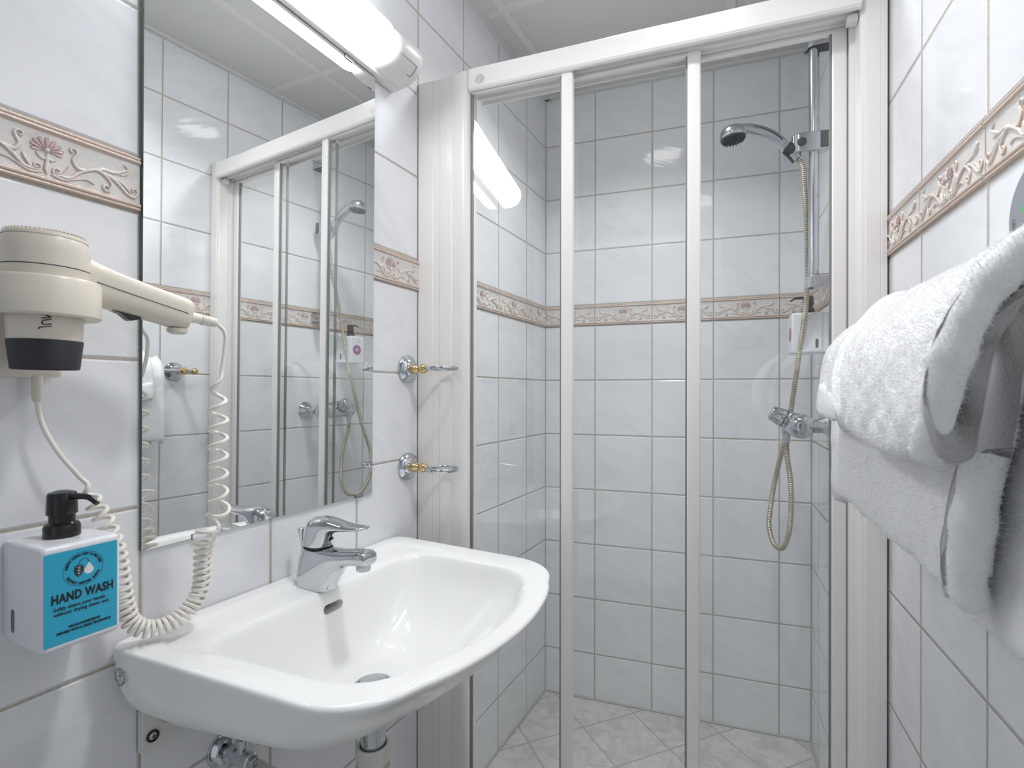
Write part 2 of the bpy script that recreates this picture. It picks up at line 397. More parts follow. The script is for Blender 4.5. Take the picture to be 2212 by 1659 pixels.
# ------------------------------------------------------------------ relief border (flower and scroll tiles)
def cpx(x, y):      # drawing helper: border drawing units to tile millimetres
    return ((x - 430) / 760 * 0.0985, -(y - (1322 + 0.365 * (x - 430))) / 460 * 0.0555)
def spiral(cx_, cy_, r0, r1, a0, a1, n=16):
    return [(cx_ + (r0 + (r1 - r0) * i / n) * math.cos(rad(a0 + (a1 - a0) * i / n)), cy_ + (r0 + (r1 - r0) * i / n) * math.sin(rad(a0 + (a1 - a0) * i / n))) for i in range(n + 1)]
def border_curves():
    C = []   # (points, width start, width end, height, tint)
    br = (0.60, 0.40, 0.27); pk = (0.58, 0.33, 0.32); cr_ = (0.72, 0.60, 0.54)
    # small spiral by the stem and the long rising stalk
    C.append(([(0.0225, -0.0055), (0.019, -0.013), (0.0125, -0.0205)] + spiral(0.0095, -0.0165, 0.0048, 0.0012, -60, -560, 18), .0030, .0016, .0022, br))
    C.append(([(0.0405, -0.0035), (0.030, -0.0045), (0.0255, 0.0035), (0.0285, 0.0105)] + spiral(0.0250, 0.0145, 0.0048, 0.0012, -30, 330, 16), .0042, .0018, .0024, br))
    C.append(([(0.012, -0.021), (0.021, -0.020), (0.030, -0.011), (0.040, -0.0035), (0.051, 0.0010), (0.061, -0.0045), (0.0665, -0.013), (0.064, -0.0195)] + spiral(0.0605, -0.0175, 0.0048, 0.0012, -40, -430, 18), .0034, .0026, .0026, br))
    C.append(([(0.049, 0.001), (0.058, 0.0045), (0.068, 0.0045), (0.077, 0.0085), (0.085, 0.0155), (0.080, 0.0195)], .0046, .0012, .0022, cr_))
    C.append(([(0.058, 0.0035), (0.070, 0.0060), (0.079, 0.0050), (0.086, 0.0085)], .0030, .0010, .0018, cr_))
    C.append(([(0.056, 0.0), (0.068, -0.0035), (0.077, -0.0105), (0.085, -0.018), (0.093, -0.0195), (0.0965, -0.0130)] + spiral(0.0925, -0.0115, 0.0042, 0.0012, -10, 300, 14), .0046, .0018, .0024, br))
    C.append(([(0.060, -0.001), (0.071, -0.0025), (0.082, -0.009), (0.0885, -0.017)], .0030, .0012, .0020, pk))
    C.append(([(0.004, -0.0215), (0.017, -0.0238), (0.029, -0.0185), (0.040, -0.0155), (0.0475, -0.0185)], .0030, .0008, .0018, pk))
    return C
def petals():
    P = []
    for a, l, w in ((90, .0185, .0030), (66, .0180, .0030), (114, .0180, .0030), (43, .0175, .0030), (137, .0175, .0030), (20, .0165, .0029), (160, .0165, .0029), (-4, .015, .0027), (184, .015, .0027)):
        P.append((a, l, w))
    return P
def build_border(name, org, u, n, ranges, first, proud=0.0022):
    """ranges: list of (u0, u1, centre) tile pieces along the wall; the mesh is cut to each piece"""
    org = Vector(org); u = Vector(u); n = Vector(n)
    bm_all = bmesh.new(); lay = bm_all.verts.layers.float_color.new('glaze')
    base = (0.74, 0.715, 0.69)
    def tile_piece(a, b, c):
        vs, fs, cs = [], [], []
        def put(P, F, Cc): o = len(vs); vs.extend(P); fs.extend(tuple(i + o for i in f) for f in F); cs.extend(Cc)
        hw = T / 2 - 0.0017
        # moulded body, profile in v
        prof = [(-.0362, -.003, base), (-.0362, .0006, (.55, .40, .30)), (-.0352, .0022, (.68, .52, .42)), (-.0340, .0026, (.78, .68, .62)), (-.0325, .0016, (.60, .44, .34)), (-.0315, .0012, (.55, .38, .30)), (-.0305, .0030, (.76, .66, .60)), (-.0285, .0034, (.72, .60, .52)), (-.0270, .0020, (.58, .40, .30)), (-.0262, .0004, (.66, .57, .52)), (-.0245, 0, base)]
        prof = prof + [(-v_, h_, c_) for v_, h_, c_ in prof[::-1]]
        N = 24
        P = [(-hw + 2 * hw * i / N, v_, h_) for i in range(N + 1) for v_, h_, _ in prof]; k_ = len(prof)
        F = [(i * k_ + j, (i + 1) * k_ + j, (i + 1) * k_ + j + 1, i * k_ + j + 1) for i in range(N) for j in range(k_ - 1)]
        Cc = [c_ for i in range(N + 1) for _, _, c_ in prof]
        put(P, F, Cc)
        for sgn in (1, -1):
            put([(sgn * hw, v_, h_) for v_, h_, _ in prof] + [(sgn * hw, v_, -.003) for v_, h_, _ in prof], [(j, j + 1, k_ + j + 1, k_ + j) for j in range(k_ - 1)], [(0.7, .66, .6)] * (2 * k_))
        def relief(pts, w0, w1, h, tint, crest=(0.77, 0.72, 0.68)):
            m_ = len(pts); sp = [(-1, -.0004, .1), (-.80, .45, .25), (-.4, .90, 1), (0.15, 1.0, 1), (.65, .7, .9), (1, -.0004, 0.0)]
            P, Cc = [], []
            for i, (x, y) in enumerate(pts):
                x0, y0 = pts[max(0, i - 1)]; x1, y1 = pts[min(m_ - 1, i + 1)]; L = math.hypot(x1 - x0, y1 - y0) or 1; tx, ty = (x1 - x0) / L, (y1 - y0) / L
                w = w0 + (w1 - w0) * i / (m_ - 1); tap = min(1, .35 + i / 2.5, .25 + (m_ - 1 - i) / 2.5)
                for q, hh, cc in sp:
                    P.append((x - ty * w * q * .78 * tap, y + tx * w * q * .78 * tap, (h * hh * (0.6 + .4 * tap)) if hh > 0 else -.0004)); Cc.append(tuple(tint[z] * (1 - cc) + crest[z] * cc for z in range(3)))
            s6 = len(sp); put(P, [(i * s6 + j, (i + 1) * s6 + j, (i + 1) * s6 + j + 1, i * s6 + j + 1) for i in range(m_ - 1) for j in range(s6 - 1)], Cc)
        def dense(p, n_=26):
            q = smooth_path([(x, y, 0) for x, y in p], n_ if len(p) < 10 else 40); return [(v_.x, v_.y) for v_ in q]
        for pts, w0, w1, h, tint in border_curves():
            d = dense(pts)
            relief(d, w0, w1, h, tint); relief([(-x, y) for x, y in d], w0, w1, h, tint)
        for a_, l, w in petals():
            pts = [(math.cos(rad(a_)) * l * t + 0, 0.0045 + math.sin(rad(a_)) * l * t * .85) for t in (.22, .4, .6, .8, .95, 1.0)]
            ws = [.9, 1.3, 1.8, 2.2, 1.9, 1.0]; m_ = len(pts); P, Cc = [], []
            tx, ty = math.cos(rad(a_)), math.sin(rad(a_))
            for (x, y), wk in zip(pts, ws):
                for q, hh, cc in ((-1, -.0003, 0), (-.5, .0020, .6), (0, .0014, .2), (.5, .0020, .6), (1, -.0003, 0)):
                    P.append((x - ty * w * .40 * wk * q, y + tx * w * .40 * wk * q, hh)); Cc.append(tuple((.58, .36, .37)[z] * (1 - cc) + (.76, .66, .65)[z] * cc for z in range(3)))
            put(P, [(i * 5 + j, (i + 1) * 5 + j, (i + 1) * 5 + j + 1, i * 5 + j + 1) for i in range(m_ - 1) for j in range(4)], Cc)
        # bud, leaves and stem
        N = 12; P = [(math.cos(2 * PI * i / N) * .0034 * r_, 0.0050 + math.sin(2 * PI * i / N) * .0034 * r_, h_) for r_, h_ in ((1, 0), (.75, .0024), (.3, .0032)) for i in range(N)]
        put(P, [(a_ * N + i, a_ * N + (i + 1) % N, (a_ + 1) * N + (i + 1) % N, (a_ + 1) * N + i) for a_ in range(2) for i in range(N)] + [tuple(2 * N + i for i in range(N))], [(.66, .60, .56)] * len(P))
        relief(dense([(0, -.0035), (-.004, -.0055), (-.0085, -.0028), (-.0105, .0005)], 10), .0032, .001, .002, (.55, .40, .33)); relief(dense([(0, -.0035), (.004, -.0055), (.0085, -.0028), (.0105, .0005)], 10), .0032, .001, .002, (.55, .40, .33))
        relief(dense([(0, .001), (0, -.008), (-.001, -.0165), (0, -.0235)], 12), .0026, .0040, .0022, (.56, .34, .30))
        # place and cut to the piece
        b2 = bmesh.new(); l2 = b2.verts.layers.float_color.new('glaze'); bv = []
        for p, cc in zip(vs, cs):
            q = b2.verts.new((p[0] + c, p[1], p[2])); q[l2] = (*cc, 1); bv.append(q)
        for f in fs:
            try: b2.faces.new([bv[i] for i in f])
            except ValueError: pass
        for co, no in (((a + .0008, 0, 0), (-1, 0, 0)), ((b - .0008, 0, 0), (1, 0, 0))):
            bmesh.ops.bisect_plane(b2, geom=b2.verts[:] + b2.edges[:] + b2.faces[:], plane_co=co, plane_no=no, clear_outer=True)
        mp = {}
        for q in b2.verts:
            w = org + u * q.co.x + UP * (ZB + BH / 2 + q.co.y) + n * (q.co.z + proud)
            nv = bm_all.verts.new(w); nv[lay] = q[l2]; mp[q] = nv
        for f in b2.faces:
            try: bm_all.faces.new([mp[q] for q in f.verts])
            except ValueError: pass
        b2.free()
    for a, b, c in ranges: tile_piece(a, b, c)
    bmesh.ops.recalc_face_normals(bm_all, faces=bm_all.faces)
    me = bpy.data.meshes.new(name); bm_all.to_mesh(me); bm_all.free(); me.materials.append(M['border'])
    me.polygons.foreach_set('use_smooth', [True] * len(me.polygons)); me.set_sharp_from_angle(angle=rad(60))
    o = bpy.data.objects.new(name, me); col.objects.link(o); o['kind'] = 'structure'; return o
def pieces(u0, u1, g0):
    out = []; k0 = math.floor((u0 - g0) / T)
    while g0 + k0 * T < u1:
        a = max(u0, g0 + k0 * T); b = min(u1, g0 + (k0 + 1) * T)
        if b - a > .006: out.append((a, b, g0 + (k0 + .5) * T))
        k0 += 1
    return out
build_border('trim_3', (0, 0, 0), (0, 1, 0), (1, 0, 0), pieces(-0.5, YB - .002, 0), 0)
build_border('trim_4', Bc, Bu, Bn, pieces(0.002, XR - .002, 0.18838), 0)
build_border('trim_5', CR, Ru, Rn, pieces(0.002, 1.75, 0.93096), 0)

# ------------------------------------------------------------------ washbasin
def rrect(x0, x1, hy, rb, rf, bow=0.0, cy=0.245, c=(0.23, 0.245), n=96, taper=0.0):
    """rounded rectangle outline (back at x0, front at x1 bowed outwards), sampled by angle about c"""
    pts = []
    def corner(cx_, cy_, r, a0, a1, k_=10): return [(cx_ + r * math.cos(rad(a0 + (a1 - a0) * i / k_)), cy_ + r * math.sin(rad(a0 + (a1 - a0) * i / k_))) for i in range(k_ + 1)]
    hf = hy - taper
    xs = x1 - bow
    pts += corner(x0 + rb, cy - hy + rb, rb, 180, 270); a = pts[-1]
    pts += corner(xs - rf, cy - hf + rf, rf, 270, 350)
    p0 = pts[-1]
    pts2 = corner(xs - rf, cy + hf - rf, rf, 10, 90); p1 = pts2[0]
    for i in range(1, 16):
        t = i / 16; y = p0[1] + (p1[1] - p0[1]) * t; pts.append((p0[0] + (x1 - p0[0]) * math.sin(PI * t) ** 0.75, y))
    pts += pts2; pts += corner(x0 + rb, cy + hy - rb, rb, 90, 180)
    out = []
    for j in range(n):
        a = 2 * PI * j / n; dx, dy = math.cos(a), math.sin(a); best = 0
        for i in range(len(pts)):
            ax, ay = pts[i][0] - c[0], pts[i][1] - c[1]; bx, by = pts[(i + 1) % len(pts)][0] - c[0], pts[(i + 1) % len(pts)][1] - c[1]
            den = dx * (by - ay) - dy * (bx - ax)
            if abs(den) < 1e-12: continue
            t = (ax * (by - ay) - ay * (bx - ax)) / den; s_ = (ax * dy - ay * dx) / den
            if t > 0 and -1e-9 <= s_ <= 1 + 1e-9: best = max(best, t)
        out.append((c[0] + dx * best, c[1] + dy * best))
    return out
BC = (0.23, 0.245); NB = 120
def ring(x0, x1, hy, rb, rf, bow, z, cy=0.245, taper=0.0, zf=None):
    o = rrect(x0, x1, hy, rb, rf, bow, cy, BC, NB, taper)
    return [Vector((x, y, z if zf is None else zf(x, y, z))) for x, y in o]
basin = thing('washbasin', (0.0, 0.245, 0.66), 'white ceramic washbasin mounted on the tiled wall under the mirror', 'washbasin')
ZR = 0.797
R = []
def drop(k_):       # underside rises from the bowl bottom to the wall side
    return lambda x, y, z: z
def kz(k0): return lambda x, y, z: z + k0 * max(0, (x - .1) / .35)
for x0, x1, hy_, rb_, rf_, bw_, z_, k0_, tp_ in ((0.12, 0.27, 0.08, 0.05, 0.06, 0.01, 0.630, 0.01, 0), (0.06, 0.315, 0.155, 0.07, 0.09, 0.02, 0.652, 0.04, 0.0049), (0.015, 0.36, 0.227, 0.05, 0.1, 0.03, 0.684, 0.05, 0.02),
        (0.004, 0.4133, 0.2640, 0.03, 0.1, 0.035, 0.701, 0.0347, 0.012), (0.002, 0.4285, 0.2800, 0.02, 0.1, 0.037, 0.7294, 0.0343, 0.006), (0.001, 0.4423, 0.2850, 0.016, 0.1, 0.038, 0.7672, 0.0069, 0.014), (0.001, 0.4600, 0.2870, 0.016, 0.105, 0.038, 0.7840, 0.0020, 0.0175),
        (.001, .4635, .2875, .016, .105, .038, .7905, 0, .018), (.002, .4615, .2862, .016, .105, .038, .7952, 0, .018), (.004, .4550, .2830, .016, .105, .038, .7970, 0, .018)):
    R.append(ring(x0, x1, hy_, rb_, rf_, bw_, z_, taper=tp_, zf=kz(k0_)))
R.append(ring(0.026, 0.440, 0.258, 0.02, 0.09, 0.036, ZR, cy=.243, taper=.024))
R.append(ring(0.034, 0.436, 0.250, 0.024, 0.09, 0.036, ZR - .0005, cy=.243, taper=.024))
# recessed platform (deck)
def dk(back, front): return lambda x, y, z: z - (front + (back - front) * (max(0, min(1, (.20 - x) / .12)) ** 1.5))
R.append(ring(0.040, 0.4335, 0.2445, 0.026, 0.09, 0.034, ZR, cy=.242, taper=.022, zf=dk(.0050, .0010)))
R.append(ring(0.046, 0.4315, 0.240, 0.03, 0.09, 0.034, ZR, cy=.241, taper=.020, zf=dk(.0068, .0018)))
R.append(ring(0.089, 0.4285, 0.229, 0.035, 0.09, 0.034, ZR, cy=.238, taper=.010, zf=dk(.0082, .0036)))
R.append(ring(0.095, 0.4260, 0.225, 0.036, 0.088, 0.034, ZR, cy=.237, taper=.008, zf=dk(.0110, .0064)))
R.append(ring(0.100, 0.4215, 0.220, 0.037, 0.086, 0.033, ZR - .018, cy=.236, taper=.006, zf=lambda x, y, z: z + .003 * min(1, x / .3)))
R.append(ring(0.104, 0.409, 0.208, 0.038, 0.085, 0.032, ZR - .042, cy=.236))
R.append(ring(0.108, 0.387, 0.184, 0.038, 0.085, 0.030, ZR - .075, cy=.238))
R.append(ring(0.113, 0.357, 0.150, 0.038, 0.080, 0.026, ZR - .108, cy=.240))
R.append(ring(0.121, 0.315, 0.110, 0.036, 0.070, 0.020, ZR - .130, cy=.241))
R.append(ring(0.137, 0.272, 0.070, 0.032, 0.050, 0.012, ZR - .1415, cy=.241))
R.append(ring(0.158, 0.238, 0.036, 0.030, 0.034, 0.004, ZR - .1455, cy=.240))
# last rings are centred on the waste
DR = (0.196, 0.239)
R[-1] = [Vector((DR[0] + .037 * math.cos(2 * PI * j / NB), DR[1] + .037 * math.sin(2 * PI * j / NB), ZR - .1455)) for j in range(NB)]
R.append([Vector((DR[0] + .0325 * math.cos(2 * PI * j / NB), DR[1] + .0325 * math.sin(2 * PI * j / NB), ZR - .1470)) for j in range(NB)])
R.append([Vector((DR[0] + .022 * math.cos(2 * PI * j / NB), DR[1] + .022 * math.sin(2 * PI * j / NB), ZR - .156)) for j in range(NB)])
mb = MB().use('ceramic'); mb.loft(R, True, True)
bowl = mb.build('bowl', basin, smooth=0)
bowl.data.polygons.foreach_set('use_smooth', [True] * len(bowl.data.polygons))
q = bowl.modifiers.new('subd', 'SUBSURF'); q.levels = 2; q.render_levels = 2
# overflow slot cut into the back of the bowl
cut = MB().use('dark')
cy_, cz_ = 0.2445, 0.7575
poly = [(cy_ + sx_ * .0135 + .0078 * math.cos(rad(a)), cz_ + .0075 * math.sin(rad(a))) for sx_, rng in ((1, range(-90, 91, 15)), (-1, range(90, 271, 15))) for a in rng]
cut.prism(poly, 0.075, 0.135, lambda a, b, z: Vector((z, a, b)))
co = cut.build('overflow_cutter', None, smooth=0)
bo = bowl.modifiers.new('slot', 'BOOLEAN'); bo.operation = 'DIFFERENCE'; bo.object = co; bo.solver = 'EXACT'
bpy.context.view_layer.update()
dg = bpy.context.evaluated_depsgraph_get(); me = bpy.data.meshes.new_from_object(bowl.evaluated_get(dg)); bowl.modifiers.clear(); bowl.data = me
bpy.data.objects.remove(co)
me.set_sharp_from_angle(angle=rad(38))
mb = MB().use('dark'); mb.prism([(cy_ + (y - cy_) * .97, cz_ + (z - cz_) * .97) for y, z in poly], 0.0752, 0.078, lambda a, b, z: Vector((z, a, b)))
mb.build('overflow_slot', basin, label='dark oval overflow slot')
# waste: ring and pop-up plug
mb = MB().use('chrome'); mb.lathe([(.0305, -.012), (.032, .0005), (.0305, .0022), (.0265, .0016), (.024, -.006), (.024, -.012)], (DR[0], DR[1], ZR - .1470), n=48)
wst = mb.build('waste_ring', basin)
mb = MB().use('satin'); mb.lathe([(.0215, .000), (.0225, .0045), (.0205, .0066), (.012, .0082), (.0001, .0088)], (DR[0], DR[1], ZR - .1470), n=48, cap1=False)
mb.build('plug', basin, label='domed satin metal pop-up plug')
# maker's anchor mark on the side of the basin
def anchor_mark(mb, org, ux, uy, r, word, bold=0.0, lift=0.0003):
    ux = Vector(ux).normalized(); uy = Vector(uy).normalized(); n = ux.cross(uy); org = Vector(org) + n * lift
    v, f = arc_text(word, r * .42, r * .80, 212, -32, org, ux, uy, None, bold=bold); mb.add(v, f)
    P = lambda x, y: org + ux * (x * r) + uy * (y * r)
    ribbon(mb, [P(0, .26), P(0, -.78)], r * .10, n); ribbon(mb, [P(-.26, .12), P(.26, .12)], r * .09, n)
    ribbon(mb, circle(P(0, .40), ux, uy, r * .14, 20), r * .08, n)
    ribbon(mb, [P(-.50, -.42), P(-.36, -.66), P(-.18, -.80), P(0, -.84), P(.18, -.80), P(.36, -.66), P(.50, -.42)], r * .12, n)
    for s_ in (-1, 1): mb.add([P(s_ * .62, -.52), P(s_ * .50, -.24), P(s_ * .36, -.56)], [(0, 1, 2)])
mb = MB().use('mark_grey')
anchor_mark(mb, (0.034, -0.0393, 0.7615), (1, 0, 0), (0, 0, 1), 0.0125, 'GUSTAVSBERG', bold=0.0002, lift=0.0012)
mk = mb.build('maker_mark', basin, smooth=0)

# ------------------------------------------------------------------ basin bracket cover with screw
br = thing('basin_bracket', (0.0, 0.02, 0.62), 'white wall bracket with a cross-head screw under the left end of the washbasin', 'bracket')
mb = MB().use('pvc')
mb.prism([(-.0035, 0.6330), (0.0310, 0.6330), (0.0390, 0.6480), (0.0390, 0.690), (-.0035, 0.690)], 0.0008, 0.0120, lambda a, b, z: Vector((z, a, b)))
mb.build('plate', br, smooth=0, bevel=.0015)
mb = MB().use('pvc'); mb.prism([(0.0121, 0.662), (0.050, 0.684), (0.050, 0.690), (0.0121, 0.690)], 0.020, 0.0375, lambda a, b, z: Vector((a, z, b))); mb.build('gusset', br, smooth=0, bevel=.001)
sx0, sy0, sz0 = .0122, 0.0095, 0.6520
mb = MB().use('rubber'); mb.lathe([(.0078, 0), (.0078, .0028), (.0060, .0033), (.0056, .001)], (sx0, sy0, sz0), (1, 0, 0), 28)
mb.build('washer', br)
mb = MB().use('satin'); mb.lathe([(.0052, 0), (.0052, .0022), (.0035, .0034), (.0001, .0037)], (sx0, sy0, sz0), (1, 0, 0), 28, cap1=False)
mb.use('dark'); mb.box((sx0 + .0036, sy0 - .003, sz0 - .0006), (sx0 + .0041, sy0 + .003, sz0 + .0006)); mb.box((sx0 + .0036, sy0 - .0006, sz0 - .003), (sx0 + .0041, sy0 + .0006, sz0 + .003))
mb.build('screw', br)

# ------------------------------------------------------------------ waste pipe and stop valves below the basin
wp = thing('waste_pipe', (DR[0], DR[1], 0.35), 'white plastic bottle trap on a chrome tailpiece below the washbasin', 'pipe')
mb = MB().use('chrome'); mb.lathe([(.0195, .545), (.0195, .640), (.018, .642)], (DR[0], DR[1], 0), n=40); mb.build('tailpiece', wp, label='chrome tailpiece')
mb = MB().use('pvc')
mb.lathe([(.0205, .529), (.0255, .529), (.0262, .532), (.0262, .552), (.0250, .556), (.0225, .5565), (.0205, .555)], (DR[0], DR[1], 0), n=40, cap0=False, cap1=False)
for i in range(12):
    a = 2 * PI * i / 12; mb.box((-.0015, .0255, .533), (.0015, .0276, .551), lambda x, y, z, a=a: Vector((DR[0] + x * math.cos(a) - y * math.sin(a), DR[1] + x * math.sin(a) + y * math.cos(a), z)))
mb.build('nut', wp)
mb = MB().use('pvc_ring'); mb.lathe([(.0205, .518), (.0225, .518), (.0225, .530), (.0205, .530)], (DR[0], DR[1], 0), n=40); mb.build('gasket', wp, label='cream ring under the nut')
mb = MB().use('pvc'); mb.lathe([(.027, .40), (.030, .405), (.030, .508), (.0265, .519), (.02, .519)], (DR[0], DR[1], 0), n=40)
mb.build('trap_body', wp)
mb = MB().use('pvc'); mb.tube(smooth_path([(DR[0], DR[1] - .02, .490), (DR[0], DR[1] - .055, .490), (DR[0] - .03, DR[1] - .09, .497), (.08, .145, .515), (.004, .145, .52)], 30), .019, 24)
mb.tube([(DR[0] - .0, DR[1] - .028, .490), (DR[0], DR[1] - .050, .490)], .025, 24)
mb.build('outlet_pipe', wp)
def valve(y, lab):
    t = thing('stop_valve', (0.0, y, 0.53), lab, 'valve')
    z = 0.563
    mb = MB().use('chrome'); mb.lathe([(.026, .0006), (.0255, .004), (.019, .012), (.010, .014)], (0, y, z), (1, 0, 0), 36); mb.build('rosette', t)
    mb = MB().use('chrome'); mb.lathe([(.009, .010), (.009, .022), (.013, .022), (.013, .034), (.0105, .034), (.0105, .058), (.0125, .058), (.0125, .066), (.010, .068)], (0, y, z), (1, 0, 0), 24)
    mb.lathe([(.007, 0), (.007, .020), (.009, .020), (.009, .030)], (.046, y, z), (0, 0, 1), 20); mb.build('valve_body', t)
    mb = MB().use('satin'); mb.lathe([(.0075, .066), (.0075, .074), (.005, .0745), (.0045, .072)], (0, y, z), (1, 0, 0), 20); mb.build('spindle', t)
    mb = MB().use('chrome'); mb.tube(smooth_path([(.046, y, z + .028), (.048, y + .01, z + .06), (.06, y + .03, z + .085), (.075, y + .07, z + .105)], 20), .0045, 10); mb.build('supply_tube', t)
valve(0.118, 'chrome stop valve on the wall below the front left of the washbasin')

# ------------------------------------------------------------------ basin mixer tap
tap = thing('basin_mixer_tap', (0.075, 0.24, 0.7905), 'chrome single-lever mixer tap standing on the back of the washbasin', 'tap')
ty = 0.240; tz = ZR - 0.0075
def sect(cx_, cz_, tx, tz_, w, h, n=28, p=2.6):
    """cross-section ring square to direction (tx,tz_) in the xz plane; w = full width in y, h = full height"""
    nx, nz = -tz_, tx; out = []
    for j in range(n):
        a = 2 * PI * j / n; ca, sa = math.cos(a), math.sin(a)
        e = lambda v: math.copysign(abs(v) ** (2 / p), v)
        out.append(Vector((cx_ + nx * h / 2 * e(sa), ty + w / 2 * e(ca), cz_ + nz * h / 2 * e(sa))))
    return out
# body: wedge-shaped column that flows into the spout; sections are given by an upper/back and a lower/front point
def pair_ring(B, U, w, n=32, p=3.0):
    bx, bz = B; ux_, uz_ = U; cx_, cz_ = (bx + ux_) / 2, (bz + uz_) / 2; hx_, hz_ = (ux_ - bx) / 2, (uz_ - bz) / 2
    e = lambda v: math.copysign(abs(v) ** (2 / p), v); out = []
    for j in range(n):
        a = 2 * PI * j / n; q = e(math.cos(a)); out.append(Vector((cx_ + hx_ * q, ty + w / 2 * e(math.sin(a)), cz_ + hz_ * q)))
    return out
mb = MB().use('chrome')
mb.loft([pair_ring(B_, U_, w_, p=p_) for B_, U_, w_, p_ in (
    ((.030, .7890), (.1050, .7890), .044, 3.0), ((.030, .7920), (.1060, .7920), .0455, 3.0), ((.0340, .8120), (.1135, .8045), .045, 3.0), ((.0385, .8380), (.1240, .8185), .0445, 3.0), ((.0440, .8540), (.1320, .8265), .044, 2.8), ((.0480, .8580), (.1350, .8285), .0435, 2.8),
    ((.0780, .8600), (.1430, .8335), .042, 2.6), ((.1120, .8595), (.1510, .8370), .039, 2.6), ((.1400, .8615), (.1610, .8390), .036, 2.8), ((.1640, .8645), (.1730, .8400), .0350, 3.0), ((.1825, .8650), (.1845, .8405), .0345, 3.0), ((.1870, .8630), (.1885, .8425), .0320, 3.0), ((.1885, .8600), (.1895, .8455), .026, 3.0))], True, True)
body = mb.build('tap_body', tap, smooth=45)
mb = MB().use('satin'); mb.lathe([(.0105, -.008), (.0115, -.007), (.0118, .006), (.010, .010)], (.1745, ty, .8395), (0.06, 0, 1), 32)
mb.build('aerator', tap)
# dark gap ring and the sculpted lever
mb = MB().use('dark'); mb.loft([pair_ring((.0465, .8560), (.0985, .8570), .0415, p=2.2), pair_ring((.0465, .8625), (.0985, .8625), .0415, p=2.2)]); mb.build('joint_ring', tap)
mb = MB().use('chrome')
mb.loft([pair_ring(B_, U_, w_, p=p_, n=40) for B_, U_, w_, p_ in (
    ((.0460, .8608), (.0990, .8612), .0425, 2.2), ((.0448, .8625), (.1000, .8630), .0450, 2.2), ((.0495, .8800), (.1010, .8690), .0455, 2.2), ((.0550, .8970), (.1045, .8775), .0450, 2.3), ((.0610, .9040), (.1075, .8815), .0440, 2.3), ((.0700, .9085), (.1130, .8850), .0430, 2.3), ((.0860, .9110), (.1220, .8880), .0415, 2.2),
    ((.1050, .9095), (.1340, .8900), .0375, 2.2), ((.1270, .9055), (.1460, .8915), .0330, 2.2), ((.1480, .9030), (.1580, .8940), .0300, 2.2), ((.1680, .9035), (.1710, .8960), .0285, 2.2), ((.1775, .9040), (.1785, .8980), .0230, 2.2), ((.1815, .9030), (.1815, .8995), .0130, 2.2))], True, True)
mb.build('lever', tap, smooth=45)
mb = MB().use('black'); mb.lathe([(.0048, 0), (.0048, .0022), (.003, .0032)], (.1010, ty, .8745), (.5, 0, -.8), 20); mb.build('lever_plug', tap, label='black oval plug under the lever')
mb = MB().use('chrome'); mb.lathe([(.0017, 0), (.0017, .073), (.0028, .076), (.0062, .094), (.0064, .0955), (.0055, .0962)], (.0385, ty - .002, tz), (-.05, 0, 1), 20); mb.build('pull_rod', tap)

# ------------------------------------------------------------------ mirror
MT = rad(0.4224)
mz0, mz1 = 0.9065, 1.7930
def mfr(x, y, z): return Vector((0.0085 + x + (z - (ZB + .1)) * math.tan(MT), y, z))
mir = thing('wall_mirror', (0.008, 0.2235, mz0), 'tall frameless rectangular mirror on the left wall above the washbasin', 'mirror')
mb = MB().use('mirror_edge'); mb.box((-.0055, -.0005, mz0), (-.0003, 0.4475, mz1), mfr)
mb.build('glass_edge', mir, smooth=0)
mb = MB().use('mirror'); mb.add([mfr(0, -.0005, mz0), mfr(0, .4475, mz0), mfr(0, .4475, mz1), mfr(0, -.0005, mz1)], [(0, 1, 2, 3)])
mb.build('silvered_face', mir, smooth=0)
for i, (y, z, dn) in enumerate(((0.408, mz0, -1), (0.078, mz0, -1), (0.372, mz1, 1))):
    mb = MB().use('chrome'); x0 = mfr(0, y, z).x
    zz = sorted((z - dn * .0065, z + dn * .0015)); mb.box((x0 + .0006, y - .011, zz[0]), (x0 + .0022, y + .011, zz[1]))
    zz = sorted((z + dn * .0004, z + dn * .002)); mb.box((.0012, y - .011, zz[0]), (x0 + .0022, y + .011, zz[1]))
    mb.build('mirror_clip', mir, smooth=0, bevel=.0005, seg=2)

# ------------------------------------------------------------------ mirror lamp
lamp = thing('wall_lamp', (0.0, 0.2235, 1.80), 'long white fluorescent lamp glowing on the wall above the mirror', 'lamp')
LY0, LY1 = -0.145, 0.5165
def lprof(d, h, zc_, x0=0.0, n=24, flat=.0):   # D-shaped section
    return [(x0, zc_ - h)] + [(x0 + (d - x0) * max(0, math.sin(PI * i / n)) ** .62, zc_ - h * math.cos(PI * i / n)) for i in range(1, n)] + [(x0, zc_ + h)]
zl = 1.8445
mb = MB().use('white_plastic')
mb.box((0.0008, LY0, zl - .0490), (0.0235, LY1 - .003, zl + .0480))
mb.build('base', lamp, smooth=0, bevel=.003)
def dloft(mb, secs):
    rings = []
    for y, sc_, dd in secs:
        rings.append([Vector((x, y, z)) for x, z in lprof(dd, .0445 * sc_, zl, .021)])
    mb.loft(rings, True, True)
mb = MB().use('lit')      # diffuser, rounded at both ends
secs = []
for i in range(13):
    a = i / 12 * PI / 2; secs.append((LY0 + .085 + .022 * (1 - math.sin(a)), 0.55 + .45 * math.sin(a) ** .8, .030 + .056 * math.sin(a) ** .8))
secs += [(0.10, 1, .086), (0.22, 1, .086), (0.33, 1, .086)]
for i in range(13):
    a = i / 12 * PI / 2; secs.append((0.414 + .028 * math.sin(a), 0.55 + .45 * math.cos(a) ** .7, .030 + .056 * math.cos(a) ** .7))
dloft(mb, secs); mb.build('diffuser', lamp, smooth=60)
